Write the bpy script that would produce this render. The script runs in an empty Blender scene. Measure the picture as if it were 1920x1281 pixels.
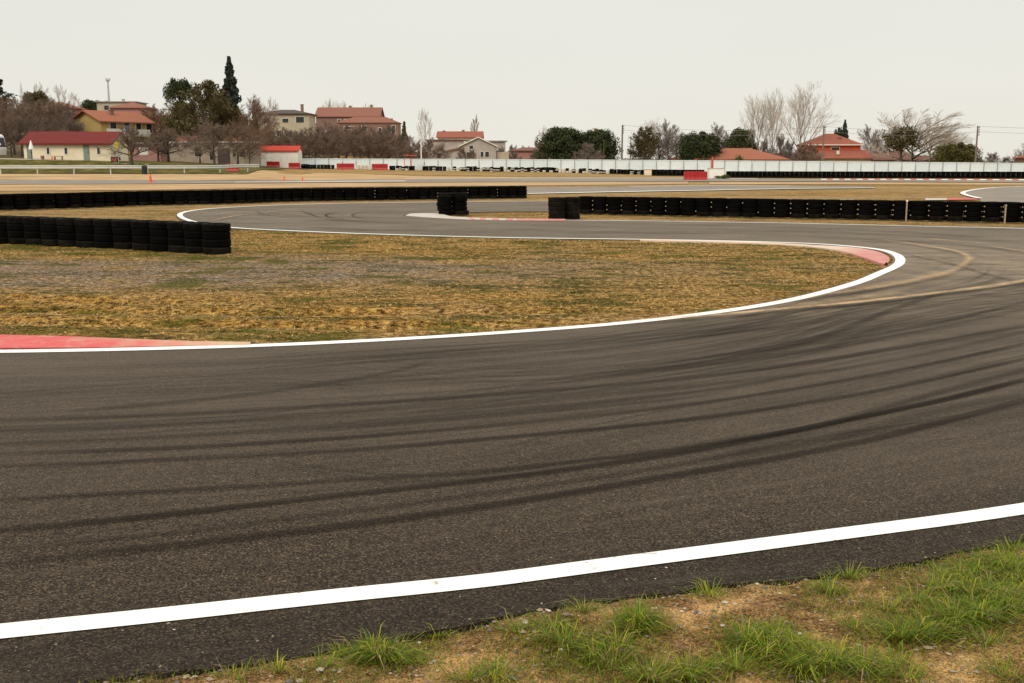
import bpy, bmesh, math, random
import numpy as np
from mathutils import Vector, Matrix, noise

random.seed(7)
SC = bpy.context.scene
COL = SC.collection
R = math.radians

# ------------------------------------------------------------------ camera
F = 2000.0          # focal length in pixels of the 1920 wide photograph
HC = 1.8            # camera height
PITCH = math.atan(335.5 / F)
cam_d = bpy.data.cameras.new('camera')
cam = bpy.data.objects.new('camera', cam_d)
COL.objects.link(cam)
cam.location = (0, 0, HC)
cam.rotation_euler = (math.pi / 2 - PITCH, 0, 0)
cam_d.sensor_width = 36.0
cam_d.lens = 36.0 * F / 1920.0
cam_d.clip_start = 0.05
cam_d.clip_end = 12000
SC.camera = cam

# ------------------------------------------------------------------ terrain
TA = [-.75, -.48, -.37, -.25, -.2, -.08, .02, .12, .3, .48, .75]
TY = [100, 120, 135, 165, 200, 250, 320, 600]
TZ = [
    [0, 0, 0, 0, 0, 0, 0, 0, 0, 0, 0],
    [.55, .55, .55, .45, .25, .1, .0, 0, 0, 0, 0],
    [2.35, 2.35, 1.95, 1.1, .5, .25, .1, 0, -.05, -.1, -.1],
    [3.0, 3.0, 2.4, 1.4, .6, .42, .3, 0, -.2, -.3, -.3],
    [4.5, 4.5, 4.0, 1.6, .8, .5, .4, .1, -.3, -.4, -.4],
    [8, 8, 8, 5, 3.5, 1, .5, .1, -.4, -.4, -.4],
    [12, 12, 12, 9, 7, 2, .8, .2, -.4, -.4, -.4],
    [14, 14, 14, 11, 9, 4, 1.5, .3, -.3, -.3, -.3]]

def _sm(t):
    return t * t * (3 - 2 * t)

def T(x, y):
    if y <= 100:
        return 0.0
    a = max(TA[0], min(TA[-1], x / y))
    y = min(y, 599.9)
    i = 0
    while a > TA[i + 1]:
        i += 1
    j = 0
    while y > TY[j + 1]:
        j += 1
    s = (a - TA[i]) / (TA[i + 1] - TA[i])
    t = (y - TY[j]) / (TY[j + 1] - TY[j])
    if j in (0, 1):
        t = _sm(t)
    z0 = TZ[j][i] * (1 - s) + TZ[j][i + 1] * s
    z1 = TZ[j + 1][i] * (1 - s) + TZ[j + 1][i + 1] * s
    return z0 * (1 - t) + z1 * t

def ray(px, py):
    dx = px - 960.0
    dy = 640.5 - py
    return Vector((dx, dy * math.sin(PITCH) + F * math.cos(PITCH), dy * math.cos(PITCH) - F * math.sin(PITCH)))

def at(px, py, Y):
    d = ray(px, py)
    k = Y / d.y
    return Vector((d.x * k, Y, HC + d.z * k))

def gp(px, py):
    """pixel of the photograph -> point on flat ground"""
    d = ray(px, py)
    k = -HC / d.z
    return (d.x * k, d.y * k)

def gpt(px, py):
    """pixel of the photograph -> point on the rising terrain"""
    d = ray(px, py); Y = 30.0; pz = None
    while Y < 260:
        x = d.x * Y / d.y; z = HC + d.z * Y / d.y
        if z <= T(x, Y): return (x, Y)
        Y += .1
    return gp(px, py)

# ------------------------------------------------------------------ mesh helper
class MB:
    def __init__(self):
        self.v = []; self.f = []; self.m = []; self.uv = None
    def add(self, vs, fs, mi=0):
        o = len(self.v)
        self.v.extend(vs)
        for f in fs:
            self.f.append(tuple(i + o for i in f)); self.m.append(mi)
    def box(self, c, s, rz=0.0, mi=0):
        cx, cy, cz = c; sx, sy, sz = s[0] / 2, s[1] / 2, s[2] / 2
        ca, sa = math.cos(rz), math.sin(rz)
        vs = []
        for dz in (-sz, sz):
            for dx, dy in ((-sx, -sy), (sx, -sy), (sx, sy), (-sx, sy)):
                vs.append((cx + dx * ca - dy * sa, cy + dx * sa + dy * ca, cz + dz))
        self.add(vs, [(3, 2, 1, 0), (4, 5, 6, 7), (0, 1, 5, 4), (1, 2, 6, 5), (2, 3, 7, 6), (3, 0, 4, 7)], mi)
    def tube(self, pts, rad, k=6, cap=True, mi=0):
        n = len(pts); vs = []
        for i, p in enumerate(pts):
            a = pts[max(0, i - 1)]; b = pts[min(n - 1, i + 1)]
            d = (Vector(b) - Vector(a)).normalized()
            u = d.cross(Vector((0, 0, 1)))
            if u.length < .05:
                u = d.cross(Vector((1, 0, 0)))
            u.normalize(); w = d.cross(u)
            r = rad[i] if isinstance(rad, (list, tuple)) else rad
            for q in range(k):
                t = 2 * math.pi * q / k
                e = Vector(p) + u * (r * math.cos(t)) + w * (r * math.sin(t))
                vs.append((e.x, e.y, e.z))
        fs = []
        for i in range(n - 1):
            for q in range(k):
                fs.append((i * k + q, i * k + (q + 1) % k, (i + 1) * k + (q + 1) % k, (i + 1) * k + q))
        if cap:
            fs.append(tuple(range(k))[::-1]); fs.append(tuple((n - 1) * k + q for q in range(k)))
        self.add(vs, fs, mi)
    def lathe(self, prof, n=24, c=(0, 0, 0), closed=True, mi=0):
        m = len(prof); vs = []
        for i in range(n):
            t = 2 * math.pi * i / n
            for r, z in prof:
                vs.append((c[0] + r * math.cos(t), c[1] + r * math.sin(t), c[2] + z))
        fs = []
        for i in range(n):
            for j in range(m if closed else m - 1):
                a = i * m + j; b = i * m + (j + 1) % m
                c2 = ((i + 1) % n) * m + (j + 1) % m; d = ((i + 1) % n) * m + j
                fs.append((a, d, c2, b))
        self.add(vs, fs, mi)
    def prism(self, poly, y0, y1, axis='y', mi=0):
        """poly of (a, z) extruded along axis"""
        n = len(poly); vs = []
        for e in (y0, y1):
            for a, z in poly:
                vs.append((a, e, z) if axis == 'y' else (e, a, z))
        fs = [tuple(range(n)), tuple(range(2 * n - 1, n - 1, -1))]
        for i in range(n):
            j = (i + 1) % n
            fs.append((i, n + i, n + j, j))
        if axis == 'x':
            fs = [f[::-1] for f in fs]
        self.add(vs, fs, mi)
    def mesh(self, name, mats, smooth=False):
        me = bpy.data.meshes.new(name)
        me.from_pydata(self.v, [], self.f)
        if not isinstance(mats, (list, tuple)):
            mats = [mats]
        for m in mats:
            me.materials.append(m)
        if len(mats) > 1:
            me.polygons.foreach_set('material_index', self.m)
        if smooth:
            me.polygons.foreach_set('use_smooth', [True] * len(self.f))
        me.update()
        return me
    def build(self, name, mats, parent=None, smooth=False):
        return link(name, self.mesh(name, mats, smooth), parent)

def link(name, me, parent=None):
    o = bpy.data.objects.new(name, me)
    COL.objects.link(o)
    if parent is not None:
        o.parent = parent
    return o

def tag(o, label, cat, group=None, kind=None):
    if label: o['label'] = label
    if cat: o['category'] = cat
    if group: o['group'] = group
    if kind: o['kind'] = kind
    return o

def thing(name, label, cat, loc=(0, 0, 0), rz=0.0, group=None):
    o = bpy.data.objects.new(name, None)
    o.empty_display_size = .3
    COL.objects.link(o)
    o.location = loc; o.rotation_euler = (0, 0, rz)
    return tag(o, label, cat, group)

def struct(o):
    o['kind'] = 'structure'; return o

def dup(root, loc, rz=0.0, scale=None, label=None, group=None):
    r = root.copy(); COL.objects.link(r)
    r.location = loc; r.rotation_euler = (0, 0, rz)
    if scale: r.scale = scale
    if label: r['label'] = label
    if group: r['group'] = group
    for ch in KIDS.get(root.name, []):
        c = ch.copy(); COL.objects.link(c); c.parent = r
        for g in KIDS.get(ch.name, []):
            d = g.copy(); COL.objects.link(d); d.parent = c
    return r
KIDS = {}
def note(root):
    KIDS[root.name] = [o for o in COL.objects if o.parent == root]
    for c in KIDS[root.name]:
        KIDS[c.name] = [o for o in COL.objects if o.parent == c]

# ------------------------------------------------------------------ curves
def catmull(P, n):
    """n samples per span through P"""
    out = []
    P = [Vector(p) for p in P]
    for i in range(len(P) - 1):
        p1, p2 = P[i], P[i + 1]
        p0 = P[i - 1] if i else p1 * 2 - p2
        p3 = P[i + 2] if i + 2 < len(P) else p2 * 2 - p1
        k = n[i] if isinstance(n, list) else n
        # centripetal
        t0 = 0; t1 = t0 + max(1e-4, (p1 - p0).length ** .5); t2 = t1 + max(1e-4, (p2 - p1).length ** .5); t3 = t2 + max(1e-4, (p3 - p2).length ** .5)
        for q in range(k):
            t = t1 + (t2 - t1) * q / k
            A1 = p0 * ((t1 - t) / (t1 - t0)) + p1 * ((t - t0) / (t1 - t0))
            A2 = p1 * ((t2 - t) / (t2 - t1)) + p2 * ((t - t1) / (t2 - t1))
            A3 = p2 * ((t3 - t) / (t3 - t2)) + p3 * ((t - t2) / (t3 - t2))
            B1 = A1 * ((t2 - t) / (t2 - t0)) + A2 * ((t - t0) / (t2 - t0))
            B2 = A2 * ((t3 - t) / (t3 - t1)) + A3 * ((t - t1) / (t3 - t1))
            out.append(B1 * ((t2 - t) / (t2 - t1)) + B2 * ((t - t1) / (t2 - t1)))
    out.append(P[-1])
    return [Vector((p.x, p.y)) for p in out]

def resample(pts, step):
    out = [pts[0]]; acc = 0
    for a, b in zip(pts, pts[1:]):
        L = (b - a).length
        if L < 1e-6: continue
        d = step - acc
        while d <= L:
            out.append(a + (b - a) * (d / L)); d += step
        acc = L - (d - step)
    out.append(pts[-1])
    return out

def smooth2(pts, it=3):
    for _ in range(it):
        pts = [pts[0]] + [(pts[i - 1] + pts[i] * 2 + pts[i + 1]) / 4 for i in range(1, len(pts) - 1)] + [pts[-1]]
    return pts

def normals(pts):
    out = []
    for i in range(len(pts)):
        d = pts[min(i + 1, len(pts) - 1)] - pts[max(0, i - 1)]
        if d.length < 1e-9: d = Vector((1, 0))
        d.normalize(); out.append(Vector((-d.y, d.x)))
    return out

def offset(pts, d):
    return [p + n * d for p, n in zip(pts, normals(pts))]

def ribbon(name, pts, w, z, mat, wl=None, across=1, drape=False, uvscale=1.0):
    """strip of width w centred on pts; w may be a list"""
    N = normals(pts); mb = MB(); u = 0; uv = []
    m = across + 1
    for i, (p, n) in enumerate(zip(pts, N)):
        if i: u += (p - pts[i - 1]).length
        ww = w[i] if isinstance(w, (list, tuple)) else w
        for k in range(m):
            s = k / across - .5
            q = p + n * (ww * s)
            zz = z + (T(q.x, q.y) if drape else 0)
            mb.v.append((q.x, q.y, zz)); uv.append((u * uvscale, k / across))
    for i in range(len(pts) - 1):
        for k in range(across):
            a = i * m + k
            mb.f.append((a, a + m, a + m + 1, a + 1)[::-1]); mb.m.append(0)
    o = mb.build(name, mat)
    set_uv(o.data, uv)
    return o

def set_uv(me, uv):
    lay = me.uv_layers.new(name='UVMap')
    idx = np.empty(len(me.loops), dtype=np.int32)
    me.loops.foreach_get('vertex_index', idx)
    arr = np.array(uv, dtype=np.float32)[idx].ravel()
    lay.data.foreach_set('uv', arr)

def set_col(me, name, cols):
    a = me.color_attributes.new(name, 'FLOAT_COLOR', 'POINT')
    arr = np.ones((len(cols), 4), dtype=np.float32)
    arr[:, :3] = np.array(cols, dtype=np.float32)
    a.data.foreach_set('color', arr.ravel())

# ------------------------------------------------------------------ node helper
class NT:
    def __init__(self, name):
        self.mat = bpy.data.materials.new(name)
        self.mat.use_nodes = True
        self.t = self.mat.node_tree
        self.t.nodes.clear()
        self.out = self.t.nodes.new('ShaderNodeOutputMaterial')
    def n(self, typ, **kw):
        x = self.t.nodes.new(typ)
        for k, v in kw.items(): setattr(x, k, v)
        return x
    def s(self, sock, val):
        if val is None: return
        if hasattr(val, 'is_output'):
            self.t.links.new(val, sock)
        elif isinstance(val, (tuple, list)) and len(val) == 3 and sock.type == 'RGBA':
            sock.default_value = (*val, 1)
        else:
            sock.default_value = val
    def obj(self): return self.n('ShaderNodeTexCoord').outputs['Object']
    def uv(self): return self.n('ShaderNodeTexCoord').outputs['UV']
    def attr(self, name): return self.n('ShaderNodeAttribute', attribute_name=name).outputs['Color']
    def rnd(self): return self.n('ShaderNodeObjectInfo').outputs['Random']
    def map(self, vec, scale=(1, 1, 1), rot=(0, 0, 0), loc=(0, 0, 0)):
        m = self.n('ShaderNodeMapping')
        self.s(m.inputs[0], vec); m.inputs['Scale'].default_value = scale
        m.inputs['Rotation'].default_value = rot; m.inputs['Location'].default_value = loc
        return m.outputs[0]
    def noise(self, scale, detail=3, rough=.55, vec=None, dist=0.0):
        x = self.n('ShaderNodeTexNoise')
        self.s(x.inputs['Vector'], vec if vec is not None else self.obj())
        x.inputs['Scale'].default_value = scale; x.inputs['Detail'].default_value = detail
        x.inputs['Roughness'].default_value = rough; x.inputs['Distortion'].default_value = dist
        return x.outputs['Fac']
    def voro(self, scale, vec=None, out='Distance', feat='F1'):
        x = self.n('ShaderNodeTexVoronoi', feature=feat)
        self.s(x.inputs['Vector'], vec if vec is not None else self.obj())
        x.inputs['Scale'].default_value = scale
        return x.outputs[out]
    def ramp(self, fac, stops, interp='LINEAR'):
        x = self.n('ShaderNodeValToRGB'); cr = x.color_ramp; cr.interpolation = interp
        while len(cr.elements) < len(stops): cr.elements.new(.5)
        for e, (p, c) in zip(cr.elements, stops):
            e.position = p
            e.color = (*c, 1) if isinstance(c, (tuple, list)) else (c, c, c, 1)
        self.s(x.inputs[0], fac)
        return x.outputs[0]
    def mix(self, fac, a, b, mode='MIX'):
        x = self.n('ShaderNodeMix', data_type='RGBA', blend_type=mode)
        self.s(x.inputs[0], fac); self.s(x.inputs[6], a); self.s(x.inputs[7], b)
        return x.outputs[2]
    def math(self, op, a, b=None, clamp=False):
        x = self.n('ShaderNodeMath', operation=op, use_clamp=clamp)
        self.s(x.inputs[0], a); self.s(x.inputs[1], b)
        return x.outputs[0]
    def con(self, x, k=1.7):
        return self.math('ADD', self.math('MULTIPLY', self.math('SUBTRACT', x, .5), k), .5)
    def sep(self, vec):
        x = self.n('ShaderNodeSeparateXYZ'); self.s(x.inputs[0], vec); return x.outputs
    def comb(self, x_, y_, z_):
        x = self.n('ShaderNodeCombineXYZ')
        self.s(x.inputs[0], x_); self.s(x.inputs[1], y_); self.s(x.inputs[2], z_); return x.outputs[0]
    def bump(self, h, strength=.5, dist=.01, normal=None):
        x = self.n('ShaderNodeBump')
        x.inputs['Strength'].default_value = strength; x.inputs['Distance'].default_value = dist
        self.s(x.inputs['Height'], h)
        if normal is not None: self.s(x.inputs['Normal'], normal)
        return x.outputs[0]
    def bsdf(self, col, rough=.8, normal=None, spec=.3, metal=0.0, alpha=None):
        x = self.n('ShaderNodeBsdfPrincipled')
        self.s(x.inputs['Base Color'], col); self.s(x.inputs['Roughness'], rough)
        x.inputs['Specular IOR Level'].default_value = spec
        x.inputs['Metallic'].default_value = metal
        if normal is not None: self.s(x.inputs['Normal'], normal)
        if alpha is not None: self.s(x.inputs['Alpha'], alpha)
        self.t.links.new(x.outputs[0], self.out.inputs[0])
        return self.mat

def simple(name, col, rough=.7, var=.15, scale=3.0, spec=.3, metal=0.0, dirt=None):
    h = NT(name)
    n = h.noise(scale, 4)
    c = h.mix(n, tuple(x * (1 - var) for x in col), tuple(min(1, x * (1 + var)) for x in col))
    if dirt:
        c = h.mix(h.ramp(h.noise(scale * .6, 5, .65), [(.45, 0.0), (.75, .55)]), c, dirt)
    return h.bsdf(c, rough, h.bump(n, .15, .01), spec, metal)

M = {}
# --- asphalt -------------------------------------------------------
def asphalt(name, near=True, tint=(1, 1, 1)):
    h = NT(name)
    o = h.obj(); uv = h.uv()
    g1 = h.noise(95, 3, .7, o)
    g2 = h.voro(130, o, 'Color')
    gsep = h.sep(g2)[0]
    agg = h.math('ADD', h.math('MULTIPLY', g1, .62), h.math('MULTIPLY', gsep, .38))
    base = h.ramp(agg, [(.32, (.005, .0028, .0012)), (.45, (.0215, .0138, .0074)), (.56, (.049, .0335, .0195)), (.68, (.102, .073, .045)), (.80, (.29, .22, .14))])
    # wear: broad patches
    big = h.noise(.35, 4, .6, o)
    base = h.mix(h.ramp(big, [(.35, 0.0), (.7, .45)]), base, h.mix(.5, base, (.062, .046, .032)))
    # long streaks of worn rubber that follow the track
    us = h.sep(uv)
    sv = h.comb(h.math('MULTIPLY', us[0], .035), h.math('MULTIPLY', us[1], 1.0), 0.0)
    st = h.noise(9.0, 5, .68, sv)
    st2 = h.noise(2.2, 3, .6, sv)
    k = h.ramp(st, [(.36, .45), (.50, 0.0)])
    kd = h.math('MULTIPLY', k, h.ramp(st2, [(.35, .15), (.6, 1.0)]))
    base = h.mix(kd, base, h.mix(.35, (.014, .0095, .0065), base))
    kl = h.math('MULTIPLY', h.ramp(st, [(.53, 0.0), (.66, .45)]), h.ramp(st2, [(.4, 1.0), (.65, .2)]))
    base = h.mix(kl, base, (.088, .067, .047))
    # sand carried on to the tarmac: strength comes from a vertex attribute
    d = h.sep(h.attr('dust'))[0]
    dn = h.noise(1.3, 6, .7, h.map(o, (1, 1.6, 1)))
    dm = h.math('MULTIPLY', d, h.ramp(dn, [(.40, .12), (.60, 1.0)]))
    base = h.mix(dm, base, (.40, .295, .185))
    dg = h.sep(h.attr('dust'))[1]  # far paling: dust plus grazing sky sheen, painted into the colour
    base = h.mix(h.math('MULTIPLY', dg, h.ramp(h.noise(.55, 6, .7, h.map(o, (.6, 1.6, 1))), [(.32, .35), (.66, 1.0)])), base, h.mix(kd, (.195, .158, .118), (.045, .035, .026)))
    db = h.sep(h.attr('dust'))[2]                       # fresh tarmac outside the line, never driven on
    base = h.mix(h.math('MULTIPLY', db, h.ramp(h.noise(5, 5, .7, o), [(.3, .55), (.7, .2)])), base, h.mix(.6, (.010, .007, .005), base, 'MULTIPLY'))
    # pale stones and spots
    sp = h.voro(7, o, 'Distance')
    base = h.mix(h.ramp(sp, [(.02, .8), (.045, 0.0)]), base, (.42, .34, .25))
    hgt = h.math('ADD', g1, h.math('MULTIPLY', gsep, .5))
    return h.bsdf(base, .8, h.bump(hgt, .7, .006), .15)
M['asphalt'] = asphalt('asphalt_mat')
def asphalt_far():
    h = NT('far_asphalt_mat')
    o = h.obj()
    n = h.noise(.8, 6, .65, o)
    c = h.ramp(n, [(.3, (.15, .128, .105)), (.7, (.235, .205, .172))])
    c = h.mix(h.ramp(h.noise(.16, 5, .6, o), [(.45, 0.0), (.7, .55)]), c, (.30, .225, .145))
    return h.bsdf(c, .8, None, .25)
M['asphalt_far'] = asphalt_far()

def rubber_mark():
    h = NT('rubber_mark_mat')
    us = h.sep(h.uv())
    v = us[1]
    edge = h.math('MULTIPLY', h.ramp(v, [(0.0, 0.0), (.08, 1.0)]), h.ramp(v, [(.92, 1.0), (1.0, 0.0)]))
    s = h.noise(3.0, 4, .7, h.comb(h.math('MULTIPLY', us[0], .12), h.math('MULTIPLY', v, 1.6), us[2]))
    g = h.noise(110, 2, .6)
    a = h.math('MULTIPLY', edge, h.ramp(s, [(.3, .5), (.55, 1.0)]))
    a = h.math('MULTIPLY', a, h.ramp(g, [(.38, 1.0), (.66, .55)]))
    a = h.math('MULTIPLY', a, h.sep(h.attr('fade'))[0])
    return h.bsdf((.0105, .0062, .0034), .8, None, .08, 0, a)
M['rubber'] = rubber_mark()
def sand_trail():
    h = NT('sand_trail_mat')
    us = h.sep(h.uv()); v = us[1]
    edge = h.math('MULTIPLY', h.ramp(v, [(0.0, 0.0), (.45, 1.0)]), h.ramp(v, [(.55, 1.0), (1.0, 0.0)]))
    s = h.noise(2.2, 7, .8)
    a = h.math('MULTIPLY', edge, h.ramp(s, [(.36, .08), (.56, .95)]))
    a = h.math('MULTIPLY', a, h.sep(h.attr('fade'))[0])
    c = h.mix(h.noise(40, 3), (.58, .40, .225), (.42, .29, .165))
    return h.bsdf(c, .95, None, .1, 0, a)
M['sand_trail'] = sand_trail()

def paint(name, col, wear=.5, under=(.05, .042, .033)):
    h = NT(name)
    o = h.obj()
    n = h.noise(7, 8, .75, o)
    f = h.noise(60, 3, .6, o)
    m = h.math('ADD', h.math('MULTIPLY', n, .75), h.math('MULTIPLY', f, .25))
    c = h.mix(h.noise(1.4, 4, .6, o), col, tuple(x * .88 for x in col))
    c = h.mix(h.ramp(m, [(.62 - .1 * wear, 0.0), (.74 - .08 * wear, .9)]), c, under)
    sp = h.voro(11, o, 'Distance')
    c = h.mix(h.ramp(sp, [(.045, .85), (.085, 0.0)]), c, (.10, .07, .05))
    return h.bsdf(c, .6, h.bump(f, .3, .003), .3)
M['white_line'] = paint('white_line_paint', (.82, .82, .79), .4)
M['white_worn'] = paint('worn_white_paint', (.52, .46, .40), 1.0, (.26, .20, .155))
M['red_kerb'] = paint('red_kerb_paint', (.54, .085, .085), .3, (.42, .27, .18))
M['pink_kerb'] = paint('faded_red_kerb_paint', (.52, .20, .175), .7, (.45, .33, .24))
M['cream_kerb'] = paint('dusty_cream_kerb', (.50, .40, .28), .8, (.24, .19, .14))

def kerb_fade(name, red, pale):
    h = NT(name)
    o = h.obj()
    n = h.noise(4, 7, .72, o); f = h.noise(45, 3, .65, o)
    k = h.math('ADD', h.sep(h.attr('fade'))[0], h.math('MULTIPLY', h.math('SUBTRACT', n, .5), 1.1), True)
    c = h.mix(k, red, pale)
    c = h.mix(h.ramp(h.math('ADD', h.math('MULTIPLY', n, .5), h.math('MULTIPLY', f, .5)), [(.50, 0.0), (.62, .55)]), c, (.45, .32, .24))
    sk = h.noise(3.0, 4, .7, h.map(o, (.3, 2.4, 1)))
    c = h.mix(h.ramp(sk, [(.30, .6), (.42, 0.0)]), c, (.12, .055, .045))
    return h.bsdf(c, .7, h.bump(f, .4, .004), .25)
M['kerb_fade'] = kerb_fade('red_kerb_fading_mat', (.56, .085, .085), (.52, .37, .24))
M['kerb_pink'] = kerb_fade('pink_kerb_fading_mat', (.52, .20, .18), (.60, .47, .36))
# --- ground --------------------------------------------------------
def dry_grass(name, sandy=0.0, attr=True):
    h = NT(name)
    o = h.obj()
    st = h.map(o, (.75, 1.25, 1))
    a = h.noise(.8, 5, .62, st)
    b = h.noise(2.6, 5, .7, h.map(o, (.6, 1.5, 1)))
    c = h.noise(11, 4, .7, o)
    f = h.noise(48, 3, .7, o)
    straw = h.ramp(h.con(h.math('ADD', h.math('MULTIPLY', c, .55), h.math('MULTIPLY', f, .45))),
                   [(.37, (.045, .023, .006)), (.45, (.17, .090, .020)), (.52, (.33, .190, .052)), (.62, (.62, .40, .145))])
    olive = h.ramp(h.con(h.math('ADD', h.math('MULTIPLY', c, .5), h.math('MULTIPLY', f, .5))),
                   [(.38, (.010, .008, .001)), (.5, (.050, .042, .004)), (.63, (.150, .128, .016))])
    mg = h.math('ADD', h.math('MULTIPLY', a, .45), h.math('MULTIPLY', b, .55))
    col = h.mix(h.ramp(mg, [(.49, 0.0), (.545, .92)]), straw, olive)
    ochre = h.ramp(h.con(h.math('ADD', h.math('MULTIPLY', c, .6), h.math('MULTIPLY', f, .4))),
                   [(.38, (.055, .023, .004)), (.48, (.29, .145, .028)), (.62, (.57, .32, .085))])
    mo = h.noise(.32, 6, .68, h.map(o, (.6, 1.3, 1), (0, 0, 0), (13, 5, 0)))
    col = h.mix(h.ramp(mo, [(.52, 0.0), (.64, .7)]), col, ochre)
    dk = h.noise(5.5, 5, .75, h.map(o, (.7, 1.2, 1)))
    col = h.mix(h.ramp(dk, [(.30, .8), (.43, 0.0)]), col, (.042, .026, .007))
    if attr:
        at_ = h.sep(h.attr('soil'))
        col = h.mix(at_[0], col, ochre)                   # churned, orange rut soil
        grav = h.ramp(h.con(h.math('ADD', h.math('MULTIPLY', h.noise(26, 4, .75, o), .6), h.math('MULTIPLY', c, .4))),
                      [(.38, (.045, .030, .020)), (.48, (.165, .120, .088)), (.58, (.33, .255, .20)), (.70, (.62, .53, .45))])
        col = h.mix(h.math('MULTIPLY', at_[1], h.ramp(b, [(.38, 1.0), (.6, .25)])), col, grav)
        moss = h.ramp(h.con(f), [(.3, (.018, .022, .002)), (.7, (.125, .125, .012))])
        col = h.mix(at_[2], col, moss)
    if sandy:
        sand = h.ramp(h.noise(1.1, 6, .7, o), [(.3, (.30, .195, .095)), (.7, (.50, .345, .19))])
        far = h.noise(.09, 5, .6, h.map(o, (.45, 1.6, 1)))
        col = h.mix(h.ramp(far, [(.38, 0.0), (.58, sandy)]), col, sand)
    hh = h.math('ADD', c, h.math('MULTIPLY', f, .7))
    return h.bsdf(col, .95, h.bump(hh, 1.0, .05), .05)
M['infield'] = dry_grass('infield_mat')
M['ground'] = dry_grass('ground_mat', .55, False)
def sandm():
    h = NT('sand_mat')
    o = h.obj()
    n = h.noise(.5, 7, .7, h.map(o, (.35, 1.2, 1)))
    c = h.ramp(n, [(.3, (.27, .165, .075)), (.5, (.42, .275, .14)), (.7, (.52, .365, .215))])
    c = h.mix(h.ramp(h.noise(.22, 6, .7, h.map(o, (.3, 1.4, 1))), [(.52, 0.0), (.66, .6)]), c, (.13, .105, .035))
    return h.bsdf(c, .95, None, .1)
M['sand'] = sandm()
def green_grass():
    h = NT('green_bank_mat')
    o = h.obj()
    n = h.noise(.6, 7, .7, o)
    c = h.ramp(n, [(.34, (.022, .022, .005)), (.48, (.075, .066, .012)), (.58, (.125, .10, .020)), (.70, (.26, .19, .08))])
    return h.bsdf(c, .95, h.bump(n, .6, .1), .1)
M['bank'] = green_grass()
def floorm():
    h = NT('woodland_floor_mat')
    n = h.noise(.5, 7, .7)
    return h.bsdf(h.ramp(n, [(.3, (.055, .045, .018)), (.5, (.095, .070, .035)), (.7, (.15, .105, .06))]), .95, None, .1)
M['floor'] = floorm()
def pave():
    h = NT('pavement_mat')
    n = h.noise(.8, 6, .7)
    return h.bsdf(h.ramp(n, [(.3, (.33, .29, .25)), (.7, (.45, .40, .35))]), .9, None, .2)
M['pave'] = pave()

def verge_soil():
    h = NT('verge_soil_mat')
    o = h.obj()
    n = h.noise(3.2, 6, .65, o); f = h.noise(55, 5, .72, o); g = h.voro(170, o, 'Color')
    fs = h.math('ADD', h.math('MULTIPLY', f, .6), h.math('MULTIPLY', h.sep(g)[0], .4))
    fs = h.math('ADD', h.math('MULTIPLY', fs, .72), h.math('MULTIPLY', h.noise(9, 4, .6, o), .28))
    sand = h.ramp(fs, [(.30, (.10, .048, .014)), (.42, (.35, .195, .070)), (.60, (.52, .315, .125)), (.74, (.74, .53, .29))])
    dark = h.ramp(fs, [(.34, (.024, .011, .004)), (.52, (.150, .075, .026)), (.7, (.38, .22, .095))])
    c = h.mix(h.ramp(n, [(.40, 0.0), (.54, .92)]), sand, dark)
    at_ = h.sep(h.attr('soil'))
    moss = h.ramp(fs, [(.3, (.014, .011, .001)), (.5, (.066, .057, .004)), (.72, (.19, .155, .018))])
    c = h.mix(at_[2], c, moss)
    return h.bsdf(c, .95, h.bump(fs, .9, .012), .12)
M['verge'] = verge_soil()

def blade_mat(name, rough=.55):
    h = NT(name)
    c = h.attr('Col')
    h_ = h.n('ShaderNodeBsdfPrincipled')
    h.s(h_.inputs['Base Color'], c); h_.inputs['Roughness'].default_value = rough
    h_.inputs['Specular IOR Level'].default_value = .25
    tr = h.n('ShaderNodeBsdfTranslucent'); h.s(tr.inputs[0], c)
    mx = h.n('ShaderNodeMixShader'); mx.inputs[0].default_value = .25
    h.t.links.new(h_.outputs[0], mx.inputs[1]); h.t.links.new(tr.outputs[0], mx.inputs[2])
    h.t.links.new(mx.outputs[0], h.out.inputs[0])
    return h.mat
M['blade'] = blade_mat('grass_blade_mat')
M['pebble'] = None
def pebble_mat():
    h = NT('pebble_mat')
    c = h.attr('Col')
    n = h.noise(60, 3)
    return h.bsdf(h.mix(n, c, h.mix(.5, c, (.1, .08, .06))), .85, None, .25)
M['pebble'] = pebble_mat()

# --- tyres ---------------------------------------------------------
def tyre_mat(name, c0, c1, lo=.45, hi=.8):
    h = NT(name)
    o = h.obj()
    n = h.noise(5, 6, .7, o)
    c = h.mix(h.ramp(n, [(lo, 0.0), (hi, 1.0)]), c0, c1)
    c = h.mix(h.math('MULTIPLY', h.rnd(), .5), c, h.mix(.5, c, c0))
    return h.bsdf(c, .8, h.bump(h.noise(70, 2), .2, .004), .06)
M['tyre'] = tyre_mat('tyre_rubber', (.0018, .0014, .0011), (.0048, .0038, .003))
M['tyre_dust'] = tyre_mat('dusty_tyre_rubber', (.004, .0034, .0026), (.022, .0185, .0125), .4, .75)
M['tyre_top'] = tyre_mat('weathered_tyre_rubber', (.003, .0026, .0022), (.020, .017, .014), .45, .8)
M['tyre_white'] = simple('white_tyre_paint', (.62, .58, .50), .7, .25, 4, dirt=(.2, .16, .11))

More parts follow.
